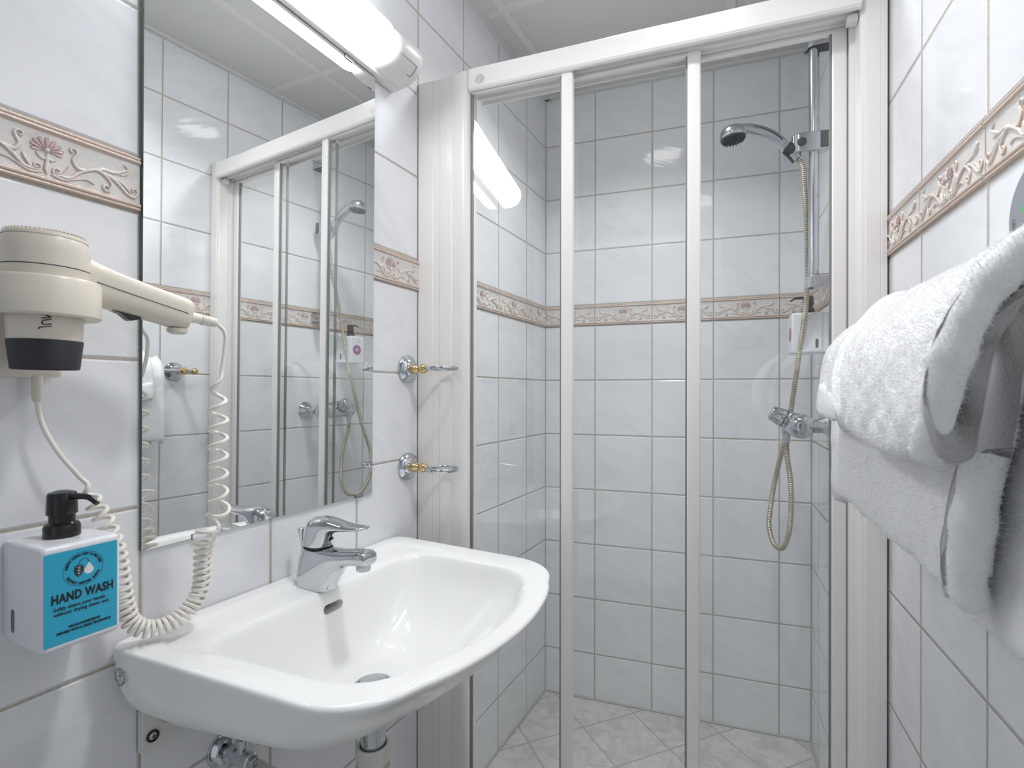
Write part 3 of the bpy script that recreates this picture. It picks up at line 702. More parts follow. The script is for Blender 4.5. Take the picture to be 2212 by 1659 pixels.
for y0, y1 in ((0.418, LY1), (LY0, LY0 + .095)):
    mb = MB().use('white_plastic'); s_ = 1 if y1 > .3 else -1
    a_, b_ = (y0, y1) if s_ > 0 else (y1, y0)
    # cap: full section at the outer end, hollow towards the diffuser
    rings = []
    for t, sc_, dd in ((0, .80, .040), (.02, .86, .052), (.10, .93, .070), (.22, .985, .082), (.34, 1.0, .0865), (.90, 1.02, .088), (.965, 1.0, .0865), (1.0, .95, .081)):
        y = a_ + (b_ - a_) * t; rings.append([Vector((x, y, z)) for x, z in lprof(dd, .0460 * sc_, zl, .004)])
    mb.loft(rings, True, True)
    cp = mb.build('end_cap', lamp, smooth=50)
    if s_ > 0:
        mb = MB().use('mark_grey'); pts = [(0.452, .62), (0.468, .62), (0.468, .30), (0.500, .30)]
        # outline of the socket lid on the cap
        def on(y, t):
            a = PI * t; return Vector((.004 + (.088 - .004) * math.sin(a) ** .62 + .0006, y, zl - .0469 * math.cos(a)))
        for (ya, ta), (yb_, tb) in zip([(0.444, .36), (0.496, .36), (0.496, .20)], [(0.496, .36), (0.496, .20), (0.486, .20)]):
            mb.tube([on(ya + (yb_ - ya) * i / 8, ta + (tb - ta) * i / 8) for i in range(9)], .0005, 5)
        mb.build('lid_seam', cp)

# ------------------------------------------------------------------ ceiling fill lights, added out of view to brighten room and shower
for nm_, st_ in zip(('fill_room', 'fill_shower'), (6.0, 6.0)):
    m = mat(nm_ + '_downlight', (0.9, 0.9, 0.9), 0.4); b = m.node_tree.nodes['Principled BSDF']
    b.inputs['Emission Color'].default_value = (1.0, 0.985, 0.97, 1); b.inputs['Emission Strength'].default_value = st_; M[nm_] = m
def fill_light(x, y, lab, mm):
    dn = thing('fill_ceiling_light', (x, y, CEIL - .02), lab, 'lamp')
    mb = MB().use('white_plastic'); mb.lathe([(.082, 0.0), (.098, .002), (.100, .008), (.100, .020), (.080, .020), (.078, .006)], (x, y, CEIL - .0205), (0, 0, 1), 48, cap0=False, cap1=False); mb.build('trim_ring', dn)
    dl_ = bpy.data.lights.new('fill_beam', 'AREA'); dl_.shape = 'DISK'; dl_.size = .15; dl_.energy = FILL_W[0] if mm == 'fill_room' else FILL_W[1]; dl_.color = (.965, .98, 1.0); dl_.spread = rad(125)
    dlo = bpy.data.objects.new('fill_beam', dl_); col.objects.link(dlo); dlo.location = (x, y, CEIL - .0205); place(dlo, dn)
    mb = MB().use(mm); mb.lathe([(.0785, .004), (.0785, .010)], (x, y, CEIL - .0205), (0, 0, 1), 48); mb.build('diffuser', dn)
fill_light(0.68, 0.20, 'round white fill light added out of view in the ceiling between the washbasin and the towels', 'fill_room')
fill_light(0.45, 0.86, 'round white fill light added out of view in the ceiling over the shower', 'fill_shower')

# ------------------------------------------------------------------ hair dryer holder, dryer and coiled cord
HX, HY = 0.075, -0.131
hold = thing('hair_dryer_holder', (0.0, HY, 1.13), 'beige wall holder with a ring that carries the hair dryer', 'holder')
mb = MB().use('beige')
mb.box((0.0008, HY - .055, 1.140), (0.022, HY + .037, 1.262)); mb.build('back_plate', hold, smooth=0, bevel=.004)
mb = MB().use('beige'); N = 72
def rr(r, z): return [Vector((HX + r * math.cos(2 * PI * j / N) , HY + r * math.sin(2 * PI * j / N), z)) for j in range(N)]
mb.loft([rr(.0325, 1.2035), rr(.0325, 1.2405), rr(.0345, 1.2425), rr(.0448, 1.2425), rr(.0468, 1.2400), rr(.0468, 1.2040), rr(.0448, 1.2020), rr(.0345, 1.2020), rr(.0325, 1.2035)], False, False)
mb.box((0.021, HY - .016, 1.208), (HX - .044, HY + .016, 1.238)); mb.build('ring', hold, smooth=40)
mb = MB().use('beige'); mb.lathe([(.0052, .030), (.0052, .008), (.0040, 0)], (0.030 - .012, -0.1165, 1.112), (0, 0, 1), 24); mb.build('cable_outlet', hold)

dry = thing('hair_dryer', (HX, HY, 1.145), 'beige hair dryer with dark nozzle tip and coiled cream cord, resting in its wall holder', 'hair dryer')
AX = (0, 0, 1)
hx, hy = HX, HY
mb = MB().use('beige')
mb.lathe([(.0345, 1.2428), (.0365, 1.2440), (.0370, 1.2480), (.0376, 1.2532), (.0372, 1.2534), (.0372, 1.2542), (.0376, 1.2544), (.0372, 1.2720), (.0355, 1.2835), (.0330, 1.2880), (.0290, 1.2895)], (hx, hy, 0), AX, 56)
dbody = mb.build('motor_housing', dry, smooth=40)
mb = MB().use('rubber'); mb.lathe([(.03735, 1.2532), (.03765, 1.2535), (.03765, 1.2541), (.03735, 1.2544)], (hx, hy, 0), AX, 56, cap0=False, cap1=False); mb.build('seam_line', dbody)
mb = MB().use('beige')      # radial intake grille on top
for j in range(60):
    a = 2 * PI * j / 60
    mb.box((.0150, -.0007, 1.2885), (.0335, .0007, 1.2940), lambda x, y, z, a=a: Vector((hx + x * math.cos(a) - y * math.sin(a), hy + x * math.sin(a) + y * math.cos(a), z - max(0, x - .028) * .5)))
mb.lathe([(.0165, 1.2885), (.0165, 1.2940), (.012, 1.2948), (.0001, 1.2950)], (hx, hy, 0), AX, 40, cap1=False)
mb.lathe([(.0352, 1.2852), (.0344, 1.2885), (.0326, 1.2897), (.0318, 1.2885)], (hx, hy, 0), AX, 56, cap0=False, cap1=False)
mb.build('intake_grille', dry)
mb = MB().use('beige'); mb.lathe([(.0320, 1.2428), (.0318, 1.2020), (.0305, 1.1775)], (hx, hy, 0), AX, 56)
noz = mb.build('nozzle', dry)
mb = MB().use('rubber'); mb.lathe([(.0311, 1.1778), (.0313, 1.1770), (.0282, 1.1478), (.0274, 1.1470), (.0262, 1.1490), (.0262, 1.165)], (hx, hy, 0), AX, 56)
mb.build('nozzle_tip', dry, label='dark rubber nozzle tip')
mb = MB().use('ink')        # vertical lettering on the nozzle
v, f = text_mesh('JUN', 0.0115, (0, 0, 0), (1, 0, 0), (0, 1, 0), None, align='LEFT', sx=.82, bold=.0001, shear=.25)
ang = rad(-21.5)
def wrap(p, r=0.0320):
    # text runs upwards; its across-axis wraps the cone
    a = ang + p.y / r; rr_ = r - (1.2020 - (1.193 + p.x)) * .05
    return Vector((hx + rr_ * math.cos(a), hy + rr_ * math.sin(a), 1.1885 + p.x))
mb.add([wrap(p) for p in v], f); mb.build('lettering', noz, smooth=0)
# handle: leaves the housing sideways and falls slightly
def hring(c, d, w, h, p=2.8, n=32):
    c = Vector(c); d = Vector(d).normalized(); sx_ = d.cross(UP).normalized(); uz = sx_.cross(d)
    e = lambda v_: math.copysign(abs(v_) ** (2 / p), v_)
    return [c + sx_ * (w / 2 * e(math.cos(2 * PI * j / n))) + uz * (h / 2 * e(math.sin(2 * PI * j / n))) for j in range(n)]
hd = Vector((0.13, 1.0, -0.245)).normalized(); h0 = Vector((hx, hy + .016, 1.2520))
hp = lambda t: h0 + hd * (t * .93)
mb = MB().use('beige')
mb.loft([hring(hp(-.004), hd, .046, .0540), hring(hp(.014), hd, .0430, .0530), hring(hp(.026), hd, .0365, .0500), hring(hp(.045), hd, .0335, .0460), hring(hp(.080), hd, .0325, .0430), hring(hp(.112), hd, .0325, .0420), hring(hp(.126), hd, .0325, .0425), hring(hp(.1345), hd, .0310, .0405), hring(hp(.1385), hd, .0265, .0350), hring(hp(.1400), hd, .018, .022)], True, True)
mb.lathe([(.012, -.002), (.011, -.007), (.007, -.009)], hp(.124) + Vector((0, 0, -.0185)), (0, 0, 1), 20)
hnd = mb.build('handle', dry, smooth=50)
mb = MB().use('rubber')
sd = hd.cross(UP).normalized()
for s_ in (1, -1):
    mb.tube([hp(t) + sd * s_ * (w_ / 2 + .0001) for t, w_ in ((.026, .0365), (.045, .0335), (.080, .0325), (.115, .0325), (.131, .0320))], .00045, 6)
mb.build('seam_line', hnd)
mb = MB().use('black'); P0 = hp(.028) + Vector((0, 0, -.0235)); uz = sd.cross(hd)
pr_ = [(0.0, .002), (.0, .0035), (.012, .004), (.040, .004), (.046, .0015), (.0465, -.001), (.037, -.0062), (.034, -.0058), (.026, -.0015), (.014, .0005), (.004, .0012)]
mb.prism(pr_, -.0065, .0065, lambda a, b, z: P0 + hd * a + uz * (b + .0005) + sd * z); mb.build('switch', dry, smooth=0, bevel=.0005, seg=2, label='black rocker switch under the handle')
sr = hp(.139); srd = Vector((0.10, 1, -.13)).normalized()
mb = MB().use('cord'); pf = [(.0072, 0), (.0066, .014)]
for i in range(6): pf += [(.0055, .015 + i * .0032), (.0072 - i * .0002, .0158 + i * .0032), (.0072 - i * .0002, .0176 + i * .0032), (.0055, .0184 + i * .0032)]
pf += [(.0040, .036)]; mb.lathe(pf, sr, srd, 20); mb.build('strain_relief', dry)
c0 = sr + srd * .035
# coiled cord: keys are (centre-line point, coil radius, turns per metre)
import bisect
def resample(P, n):
    L = [0]
    for i in range(1, len(P)): L.append(L[-1] + (P[i] - P[i - 1]).length)
    out = []
    for q in range(n):
        d = L[-1] * q / (n - 1); i = min(len(P) - 2, max(0, bisect.bisect_right(L, d) - 1)); t = (d - L[i]) / max(1e-9, L[i + 1] - L[i]); out.append(P[i].lerp(P[i + 1], t))
    return out
def helix(keys):
    pts = smooth_path([k_[0] for k_ in keys], 2400); L = [0]
    for i in range(1, len(pts)): L.append(L[-1] + (pts[i] - pts[i - 1]).length)
    kp = [Vector(k_[0]) for k_ in keys]; acc = [0.0]; j0 = 0
    for k_ in kp[1:-1]:
        j0 = min(range(j0, min(len(pts), j0 + 500)), key=lambda j: (pts[j] - k_).length); acc.append(L[j0])
    acc.append(L[-1]); out = []; e = None; ph = 0.0
    for i, p in enumerate(pts):
        t = (pts[min(i + 1, len(pts) - 1)] - pts[max(i - 1, 0)]).normalized()
        if e is None: e = (Vector((1, 0, 0)) - t * t.x).normalized()
        else: e = (e - t * e.dot(t)).normalized()
        g = t.cross(e); s_ = min(max(j for j in range(len(acc)) if acc[j] <= L[i] + 1e-9), len(acc) - 2)
        q = (L[i] - acc[s_]) / max(1e-9, acc[s_ + 1] - acc[s_]); r = keys[s_][1] + (keys[s_ + 1][1] - keys[s_][1]) * q
        f = keys[s_][2] + (keys[s_ + 1][2] - keys[s_][2]) * q
        if i: ph += f * (L[i] - L[i - 1])
        out.append(p + e * (r * math.cos(2 * PI * ph)) + g * (r * math.sin(2 * PI * ph)))
    return out
keys = [
 (c0, .0, 0), (c0 + Vector((.003, .009, -.010)), 0, 0), (Vector((.098, .0540, 1.180)), 0, 0), (Vector((.099, .0490, 1.150)), 0, 0),
 (Vector((.099, .0445, 1.125)), .0085, 30), (Vector((.099, .0445, 1.085)), .0105, 41), (Vector((.098, .0450, 1.030)), .0105, 41), (Vector((.096, .0465, .985)), .0108, 40),
 (Vector((.092, .0500, .958)), .0120, 40), (Vector((.082, .0400, .932)), .0115, 46), (Vector((.071, .0420, .905)), .0092, 96), (Vector((.066, .0440, .872)), .0090, 108), (Vector((.063, .0430, .850)), .0092, 118),
 (Vector((.060, .036, .833)), .0094, 130), (Vector((.058, .020, .8195)), .0094, 136), (Vector((.055, .002, .8140)), .0094, 136), (Vector((.048, -.018, .8165)), .0094, 134), (Vector((.042, -.031, .829)), .0092, 130), (Vector((.040, -.0365, .848)), .0088, 118),
 (Vector((.038, -.040, .880)), .0082, 104), (Vector((.036, -.044, .918)), .0082, 96), (Vector((.034, -.054, .954)), .0088, 74), (Vector((.032, -.066, .985)), .0080, 62), (Vector((.030, -.0730, 1.006)), .004, 40),
 (Vector((.028, -.0800, 1.020)), 0, 0), (Vector((.024, -.098, 1.050)), 0, 0), (Vector((.020, -.113, 1.088)), 0, 0), (Vector((.018, -.1165, 1.114)), 0, 0)]
mb = MB().use('cord'); mb.tube(resample(helix(keys), 1900), .0027, 10); mb.build('coiled_cord', dry, smooth=60, label='cream coiled cord looping down onto the washbasin')

# ------------------------------------------------------------------ pump dispensers
def dispenser(name, org, out, side, lab, cat, blue=True):
    """org: bottom corner on the wall nearest the camera; out: away from the wall; side: along the wall away from the camera"""
    org = Vector(org); out = Vector(out).normalized(); side = Vector(side).normalized()
    fr = lambda a, b, z: org + side * a + out * b + UP * z
    W, D_, Hh = .0735, .0920, .1130
    t = thing(name, fr(W / 2, D_ / 2, 0), lab, cat)
    mb = MB().use('dispenser'); mb.box((0, .014, 0), (W, D_, Hh), fr); b = mb.build('bottle', t, smooth=30, bevel=.0055, seg=4)
    mb = MB().use('dispenser'); mb.box((.002, .0008, .002), (W - .002, .016, Hh - .002), fr); mb.build('wall_bracket', t, smooth=0, bevel=.003)
    mb = MB().use('window_grey'); pl = [(.030 + .0038 * math.cos(rad(a)), (.018 if a_ < 0 else .036) + .0038 * math.sin(rad(a))) for a_, rg in ((1, range(0, 181, 20)), (-1, range(180, 361, 20))) for a in rg]
    mb.prism(pl, -.0003, .0005, lambda b_, z, a: fr(a, b_, z)); mb.build('level_window', t, smooth=0, label='narrow oval level window')
    px_, py_ = W / 2 + (.0), .046
    c = fr(px_, py_, 0)
    mb = MB().use('black'); mb.lathe([(.0165, Hh - .002), (.0168, Hh + .001), (.0168, Hh + .011), (.0155, Hh + .0145), (.0125, Hh + .0160), (.0120, Hh + .0165), (.0120, Hh + .030)], c, UP, 40)
    pm = mb.build('pump', t, smooth=40)
    mb = MB().use('black'); mb.lathe([(.0138, Hh + .0255), (.0143, Hh + .0265), (.0136, Hh + .047), (.0125, Hh + .0500), (.006, Hh + .0520), (.0001, Hh + .0525)], c, UP, 40, cap1=False)
    mb.build('push_button', pm, smooth=45)
    mb = MB().use('black'); dd = (out * .93 + side * .30).normalized() if blue else (out * .2 - side * -.0 + out * .8).normalized()
    mb.tube(smooth_path([c + UP * (Hh + .0455), c + dd * .020 + UP * (Hh + .0460), c + dd * .035 + UP * (Hh + .0450), c + dd * .046 + UP * (Hh + .0385)], 24), lambda q: .0042 - .0014 * q, 14); mb.build('spout', pm)
    fx = lambda a, z, d=.0004: fr(a, D_ + d, z)
    ux = side; uy = UP
    # reading direction: the label is read from outside, so its right is -side when out x side points down
    rx = side if side.cross(UP).dot(out) > 0 else -side
    cxy = lambda a, z, d: fr(W / 2, D_ + d, 0) + rx * a + UP * z
    if blue:
        mb = MB().use('blue'); mb.add([cxy(-.0345, .0075, .0003), cxy(.0325, .0075, .0003), cxy(.0325, .1060, .0003), cxy(-.0345, .1060, .0003)], [(0, 1, 2, 3)])
        lb = mb.build('label', t, smooth=0, label='bright blue printed label')
        mb = MB().use('ink'); d0 = .0005
        T_ = lambda s, sz, a, z, **k_: mb.add(*text_mesh(s, sz, cxy(a, z, d0), rx, UP, None, **k_))
        T_('HAND WASH', .0135, 0, .0560, bold=.00050, sx=.66, spacing=1.08)
        T_('Softly cleans your hands', .0052, -.0265, .0455, align='LEFT', bold=.00013, sx=.93); T_('without drying them out.', .0052, -.0265, .0400, align='LEFT', bold=.00013, sx=.97)
        T_('VEGAN INGREDIENTS', .0036, .001, .0235, bold=.0002, sx=.82); T_('INFUSED WITH A FRESH FRAGRANCE', .0036, .001, .0190, bold=.0002, sx=.82)
        cc = cxy(0, .0830, d0)
        ribbon(mb, circle(cc, rx, UP, .0185, 64), .00035, out)
        mb.add(*arc_text('COMFORT HOTEL\u00ae BODY & HAIR CARE', .0036, .0158, 172, 8, cc, rx, UP, None, bold=.00012))
        mb.add(*arc_text('RESPECT MOTHER EARTH', .0037, .0158, 203, 337, cc, rx, UP, None, inside=True, bold=.00014))
        leaf = [(-.0045, -.0090), (-.0075, -.0050), (-.0088, -.0005), (-.0080, .0035), (-.0055, .0050), (-.0040, .0046), (-.0018, .0046), (.0000, .0022), (.0002, -.0015), (-.0015, -.0055)]
        mb.add([cc + rx * x + UP * z for x, z in leaf], [tuple(range(len(leaf)))])
        ribbon(mb, [cc + rx * (x * .0001) + UP * (z * .0001) for x, z in ((-42, 46), (-40, 70), (-25, 95), (0, 108), (25, 104), (42, 88), (50, 60))], .0006, out)
        mb.build('print', lb, smooth=0)
        mb = MB().use('white_ink'); dr = [(.0052, .0056)] + [(.0050 + .0045 * math.cos(rad(a)), -.0028 + .0045 * math.sin(rad(a))) for a in range(35, -216, -20)]
        mb.add([cc + rx * x + UP * z for x, z in dr], [tuple(range(len(dr)))])
        for z1 in (-.004, -.001, .002): ribbon(mb, [cc + rx * -.0042 + UP * (z1 - .001) + out * .0002, cc + rx * -.0065 + UP * (z1 + .0012) + out * .0002], .0003, out); ribbon(mb, [cc + rx * -.0042 + UP * (z1 - .001) + out * .0002, cc + rx * -.0018 + UP * (z1 + .0012) + out * .0002], .0003, out)
        ribbon(mb, [cc + rx * -.0044 + UP * -.0078 + out * .0002, cc + rx * -.0040 + UP * .0042 + out * .0002], .0003, out)
        mb.build('print', lb, smooth=0, label='white droplet and leaf veins')
    else:
        mb = MB().use('purple'); cc = cxy(0.004, .0560, .0004); ci = circle(cc, rx, UP, .0205, 40)[:-1]; mb.add(ci, [tuple(range(len(ci)))])
        lb = mb.build('label', t, smooth=0, label='round purple label')
        mb = MB().use('white_ink')
        for z, wd in ((.0085, .010), (.0035, .022), (.0000, .018), (-.0045, .024)): ribbon(mb, [cc + out * .0002 - rx * wd / 2 + UP * z, cc + out * .0002 + rx * wd / 2 + UP * z], .0016, out)
        mb.build('print', lb, smooth=0)
        mb = MB().use('mark_grey'); o2 = cxy(-.001, .092, .0004)
        ribbon(mb, [o2 + rx * x + UP * z for x, z in ((-.008, -.006), (-.008, .008), (.002, .008), (.005, .004), (.001, .001), (-.003, -.004), (.007, -.004))], .0009, out)
        mb.build('print', t, smooth=0, label='grey outline mark')
    return t
dispenser('soap_dispenser', (0, -0.1415, 0.8455), (1, 0, 0), (0, 1, 0), 'white hand wash dispenser with blue label and black pump, left of the washbasin', 'dispenser')
dispenser('shower_gel_dispenser', RP(0.268, 0, 1.2310), Rn, -Ru, 'white dispenser with black pump and round purple label on the shower side wall', 'dispenser', blue=False)

# ------------------------------------------------------------------ tumbler rings
def ring_holder(y, z, lab, tilt):
    t = thing('tumbler_holder', (0, y, z), lab, 'holder', 'tumbler rings beside the mirror')
    mb = MB().use('chrome'); mb.lathe([(r_ * 1.13, h_) for r_, h_ in [(.0285, .0006), (.0290, .003), (.0280, .0065), (.0235, .0105), (.0225, .0115), (.0222, .0125), (.0185, .0150), (.0170, .0165), (.0165, .0178), (.0125, .0190), (.006, .020)]], (0, y, z), (1, 0, 0), 56); mb.build('rosette', t)
    mb = MB().use('brass'); mb.lathe([(r_ * 1.08, .018 + (h_ - .018) * 1.16) for r_, h_ in [(.0090, .0185), (.0102, .0205), (.0100, .024), (.0078, .0285), (.0058, .0315), (.0055, .0330), (.0058, .0340), (.0080, .0360), (.0098, .0400), (.0102, .0440), (.0092, .0485), (.0065, .0520), (.003, .0528)]], (0, y, z), (1, 0, 0), 40); mb.build('arm', t, label='brass turned arm')
    mb = MB().use('chrome'); mb.lathe([(.0034, .0570), (.0044, .0590), (.0044, .0610), (.0030, .0630)], (0, y, z), (1, 0, 0), 20)
    cx_ = .0625 + .0365; N, K = 72, 14; vs = []; fs = []
    for i in range(N):
        a = 2 * PI * i / N; e = Vector((math.cos(a), math.sin(a), 0))
        for j in range(K):
            b_ = 2 * PI * j / K; vs.append(Vector((cx_, y, z)) + e * (.0365 + .0020 * math.cos(b_)) + UP * (.0042 * math.sin(b_)))
    fs = [(i * K + j, ((i + 1) % N) * K + j, ((i + 1) % N) * K + (j + 1) % K, i * K + (j + 1) % K) for i in range(N) for j in range(K)]
    mb.add(vs, fs); mb.build('ring', t, smooth=60, label='chrome ring'); return t
ring_holder(0.5680, 1.1765, 'upper chrome and brass tumbler ring on the wall right of the mirror', 0)
ring_holder(0.5680, 0.9480, 'lower chrome and brass tumbler ring on the wall right of the mirror', 0)

# ------------------------------------------------------------------ shower enclosure
enc = thing('shower_enclosure', FPt(.48, 0, 0), 'white framed shower enclosure with three clear glass sliding panels', 'shower enclosure')
WU = 0.968        # width along the front
mb = MB().use('frame_white')
lp = [(.0010, -.030), (.0010, .006), (.0405, .007), (.0412, .0062), (.0420, .007), (.062, .007), (.0625, .0095), (.0935, .0100), (.0942, .0093), (.0950, .0100), (.108, .0125), (.122, .0165), (.130, .0165), (.1365, .0135), (.1395, .008), (.1400, -.030)]
mb.prism(lp, 0.03, 1.8675, lambda u, d, z: FPt(u, d, z))
mb.build('wall_profile', enc, smooth=25, bevel=.0004, seg=1)
mb = MB().use('frame_white')
WR_ = .9665
rp_ = [(.9150, -.066), (.9150, -.033), (.9240, -.031), (.9240, -.020), (.9245, .0005), (.9260, .003), (.9300, .004), (.9320, .0045), (.9335, .0070), (.9550, .0080), (.9560, .0070), (.9575, .0080), (WR_ - .001, .0075), (WR_, .006), (WR_, -.066)]
mb.prism(rp_, 0.03, 1.8810, lambda u, d, z: FPt(u, d, z)); mb.build('wall_profile', enc, smooth=25)
mb = MB().use('frame_white')
mb.prism([(-.062, 1.8225), (-.062, 1.868), (.004, 1.8705), (.0155, 1.8695), (.0175, 1.8675), (.0175, 1.826), (.0150, 1.8215), (.0120, 1.8195), (.008, 1.8195), (.008, 1.8300), (-.012, 1.8300), (-.012, 1.8235), (-.014, 1.8235), (-.014, 1.8300), (-.034, 1.8300), (-.034, 1.8235), (-.036, 1.8235), (-.036, 1.8300), (-.058, 1.8300), (-.058, 1.8225)], .1402, .9238, lambda d, z, u: FPt(u, d, z))
rl = mb.build('top_rail', enc, smooth=25)
mb = MB().use('mark_silver'); c_ = FPt(.1690, .0178, 1.8400)
ci = circle(c_, Fu, UP, .0105, 40)[:-1]; mb.add(ci, [tuple(range(len(ci)))]); ribbon(mb, circle(c_ + Fn * .0001, Fu, UP, .0107, 40), .0006, Fn)
mk_ = mb.build('maker_mark', rl, smooth=0, label='small round silver anchor mark')
mb = MB().use('frame_white'); anchor_mark(mb, c_, Fu, UP, .0092, 'GUSTAVSBERG', bold=.0001, lift=.0003); mb.build('mark_print', mk_, smooth=0)
mb = MB().use('frame_white'); mb.prism([(-.062, 0.0), (-.062, .03), (-.058, .034), (.010, .034), (.016, .028), (.016, 0.0)], .0012, WR_, lambda d, z, u: FPt(u, d, z)); mb.build('bottom_rail', enc, smooth=0, bevel=.0008, seg=2)
mb = MB().use('frame_white'); mb.box((.9060, -.020, 1.8080), (.9235, -.004, 1.8222), lambda u, d, z: FPt(u, d, z)); mb.build('end_stop', enc, smooth=0, bevel=.001, seg=2)
def panel(u0, u1, d, zt, left_stile, right_stile):
    z0 = .036
    p = bpy.data.objects.new('sliding_panel', None); p.empty_display_size = .02; col.objects.link(p); p.location = FPt(u0, d, z0); place(p, enc)
    fr = lambda u, dd, z: FPt(u, dd, z)
    mb = MB().use('glass'); mb.box((u0 + .002, d - .002, z0 + .012), (u1 - .004, d + .002, zt - .010), fr); mb.build('glass_pane', p, smooth=0)
    mb = MB().use('frame_seal')
    if not left_stile: mb.box((u0 + .0003, d - .0032, z0 + .012), (u0 + .0042, d + .0032, zt - .010), fr)
    mb.box((u1 - .0295 if right_stile else u1 - .004, d - .0032, z0 + .012), (u1 - .0262 if right_stile else u1 - .001, d + .0032, zt - .010), fr)
    mb.build('seal', p, smooth=0)
    for za, zb_ in ((zt - .012, zt), (z0, z0 + .014)): mb = MB().use('frame_white'); mb.box((u0, d - .006, za), (u1, d + .006, zb_), fr); mb.build('panel_rail', p, smooth=0, bevel=.001, seg=2)
    if right_stile:
        mb = MB().use('frame_white'); mb.prism([(u1 - .0260, d - .007), (u1, d - .007), (u1, d + .003), (u1 - .002, d + .007), (u1 - .0045, d + .0078), (u1 - .0240, d + .0078), (u1 - .0260, d + .006)], z0 - .001, zt + .001, fr)
        mb.build('stile', p, smooth=25, bevel=.0006, seg=2)
    if left_stile:
        mb = MB().use('frame_white'); mb.prism([(u0, d - .005), (u0 + .010, d - .005), (u0 + .010, d + .004), (u0 + .006, d + .006), (u0, d + .006)], z0, zt, fr)
        mb.build('stile', p, smooth=25, bevel=.0006, seg=2)
    mb = MB().use('frame_seal'); mb.box((u1 - .020, d - .011, zt - .016), (u1 - .006, d - .0072, zt + .001), fr); mb.build('roller', p, smooth=0)
    return p
panel(.1405, .3855, .0000, 1.8290, False, True)
panel(.3560, .6480, -.0240, 1.8290, False, True)
panel(.6200, .9140, -.0470, 1.8290, False, True)

# ------------------------------------------------------------------ slide bar with slider
SB_S, SB_O = 0.372, 0.055
bar = thing('shower_slide_bar', RP(SB_S, 0, 1.39), 'vertical chrome slide bar with two grey wall brackets on the shower side wall', 'shower rail')
mb = MB().use('satin'); mb.tube([RP(SB_S, SB_O, 1.40), RP(SB_S, SB_O, 2.03)], .0122, 32); mb.build('bar', bar)
for z0, z1 in ((1.391, 1.423), (2.006, 2.036)):
    mb = MB().use('satin')
    out = [(-.019, .0010), (.019, .0010), (.019, SB_O)] + [(.019 * math.cos(rad(a)), SB_O + .019 * math.sin(rad(a))) for a in range(10, 171, 10)] + [(-.019, SB_O)]
    mb.prism(out, z0, z1, lambda s, o, z: RP(SB_S + s, o, z)); bk = mb.build('wall_bracket', bar, smooth=30, bevel=.0015)
    mb = MB().use('rubber'); mb.prism([(x * .93, .002 + (y - .002) * .98) for x, y in out], z1 - .001 if z0 < 1.5 else z0 - .0012, z1 + .0012 if z0 < 1.5 else z0 + .001, lambda s, o, z: RP(SB_S + s, o, z)); mb.build('cover_edge', bk, smooth=0)
ZS = 1.762
sl = bpy.data.objects.new('slider', None); col.objects.link(sl); sl.location = RP(SB_S, SB_O, ZS); place(sl, bar)
mb = MB().use('satin')
out = [(0.0190 * math.cos(rad(a)), -.012 + SB_O + .0 + .0165 * math.sin(rad(a)) - .004) for a in range(180, 361, 15)] + [(.0190 * math.cos(rad(a)), SB_O + .034 + .0190 * math.sin(rad(a))) for a in range(0, 181, 15)]
mb.prism(out, ZS - .022, ZS + .026, lambda s, o, z: RP(SB_S + s, o, z)); mb.build('slider_body', sl, smooth=30, bevel=.003)
mb = MB().use('rubber'); mb.box((.0185, SB_O - .030, ZS - .019), (.0198, SB_O - .012, ZS + .023), lambda s, o, z: RP(SB_S + s, o, z)); mb.build('button', sl, label='black slider button')
mb = MB().use('rubber'); mb.lathe([(.0105, 0), (.0110, .0008), (.0095, .0016)], RP(SB_S + .0190, SB_O + .030, ZS + .002), Ru, 28)
mb.build('button', sl, label='round black slider button')

# ------------------------------------------------------------------ hand shower in the slider
Q = lambda s, o, z: RP(s, o, z)
hs = thing('hand_shower', RP(SB_S, .10, ZS), 'chrome hand shower with a dark spray face clipped to the slide bar', 'hand shower')
mb = MB().use('rubber')
jd = (Vector(Rn) * .78 + UP * .62).normalized(); jc = RP(SB_S, SB_O + .052, ZS - .006)
mb.lathe([(.0150, -.012), (.0165, -.010), (.0160, .012), (.0140, .014)], jc, jd, 24); mb.build('holder_cone', sl)
sp = smooth_path([RP(SB_S, SB_O + .036, ZS - .034), RP(SB_S, SB_O + .047, ZS - .017), RP(SB_S, SB_O + .067, ZS + .006), RP(SB_S, SB_O + .094, ZS + .034), RP(SB_S, SB_O + .128, ZS + .0540), RP(SB_S, SB_O + .160, ZS + .0640), RP(SB_S, SB_O + .178, ZS + .0650)], 60)
mb = MB().use('satin'); mb.tube(sp, lambda t: (.0115 + .0040 * t, .0125 + .0050 * t) if t < .9 else (.0155, .0175), 24)
mb.build('handle', hs, smooth=60)
mb = MB().use('rubber')
for s_ in (-1, 1): mb.tube([p + Ru * (s_ * .0155) + UP * .004 for p in sp[20:48]], .0012, 6)
mb.tube([p + Ru * 0.0 + UP * -.0125 + Rn * .008 for p in sp[2:16]], .0030, 8); mb.build('grip_inlay', hs)
hc = RP(SB_S, SB_O + .194, ZS + .0555); hax = (Rn * .10 + UP * 1).normalized()
mb = MB().use('satin'); mb.lathe([(.0325, -.010), (.0338, -.006), (.0330, .003), (.0300, .0115), (.0240, .0185), (.0150, .0230), (.006, .0245), (.0001, .0247)], hc, hax, 48, cap1=False); mb.build('head', hs, smooth=50)
mb = MB().use('rubber'); mb.lathe([(.0312, -.0085), (.0318, -.0125), (.0290, -.0150), (.0001, -.0155)], hc, hax, 48, cap1=False)
e1 = (Vector((1, 0, 0)) - hax * hax.x).normalized(); e2 = hax.cross(e1)
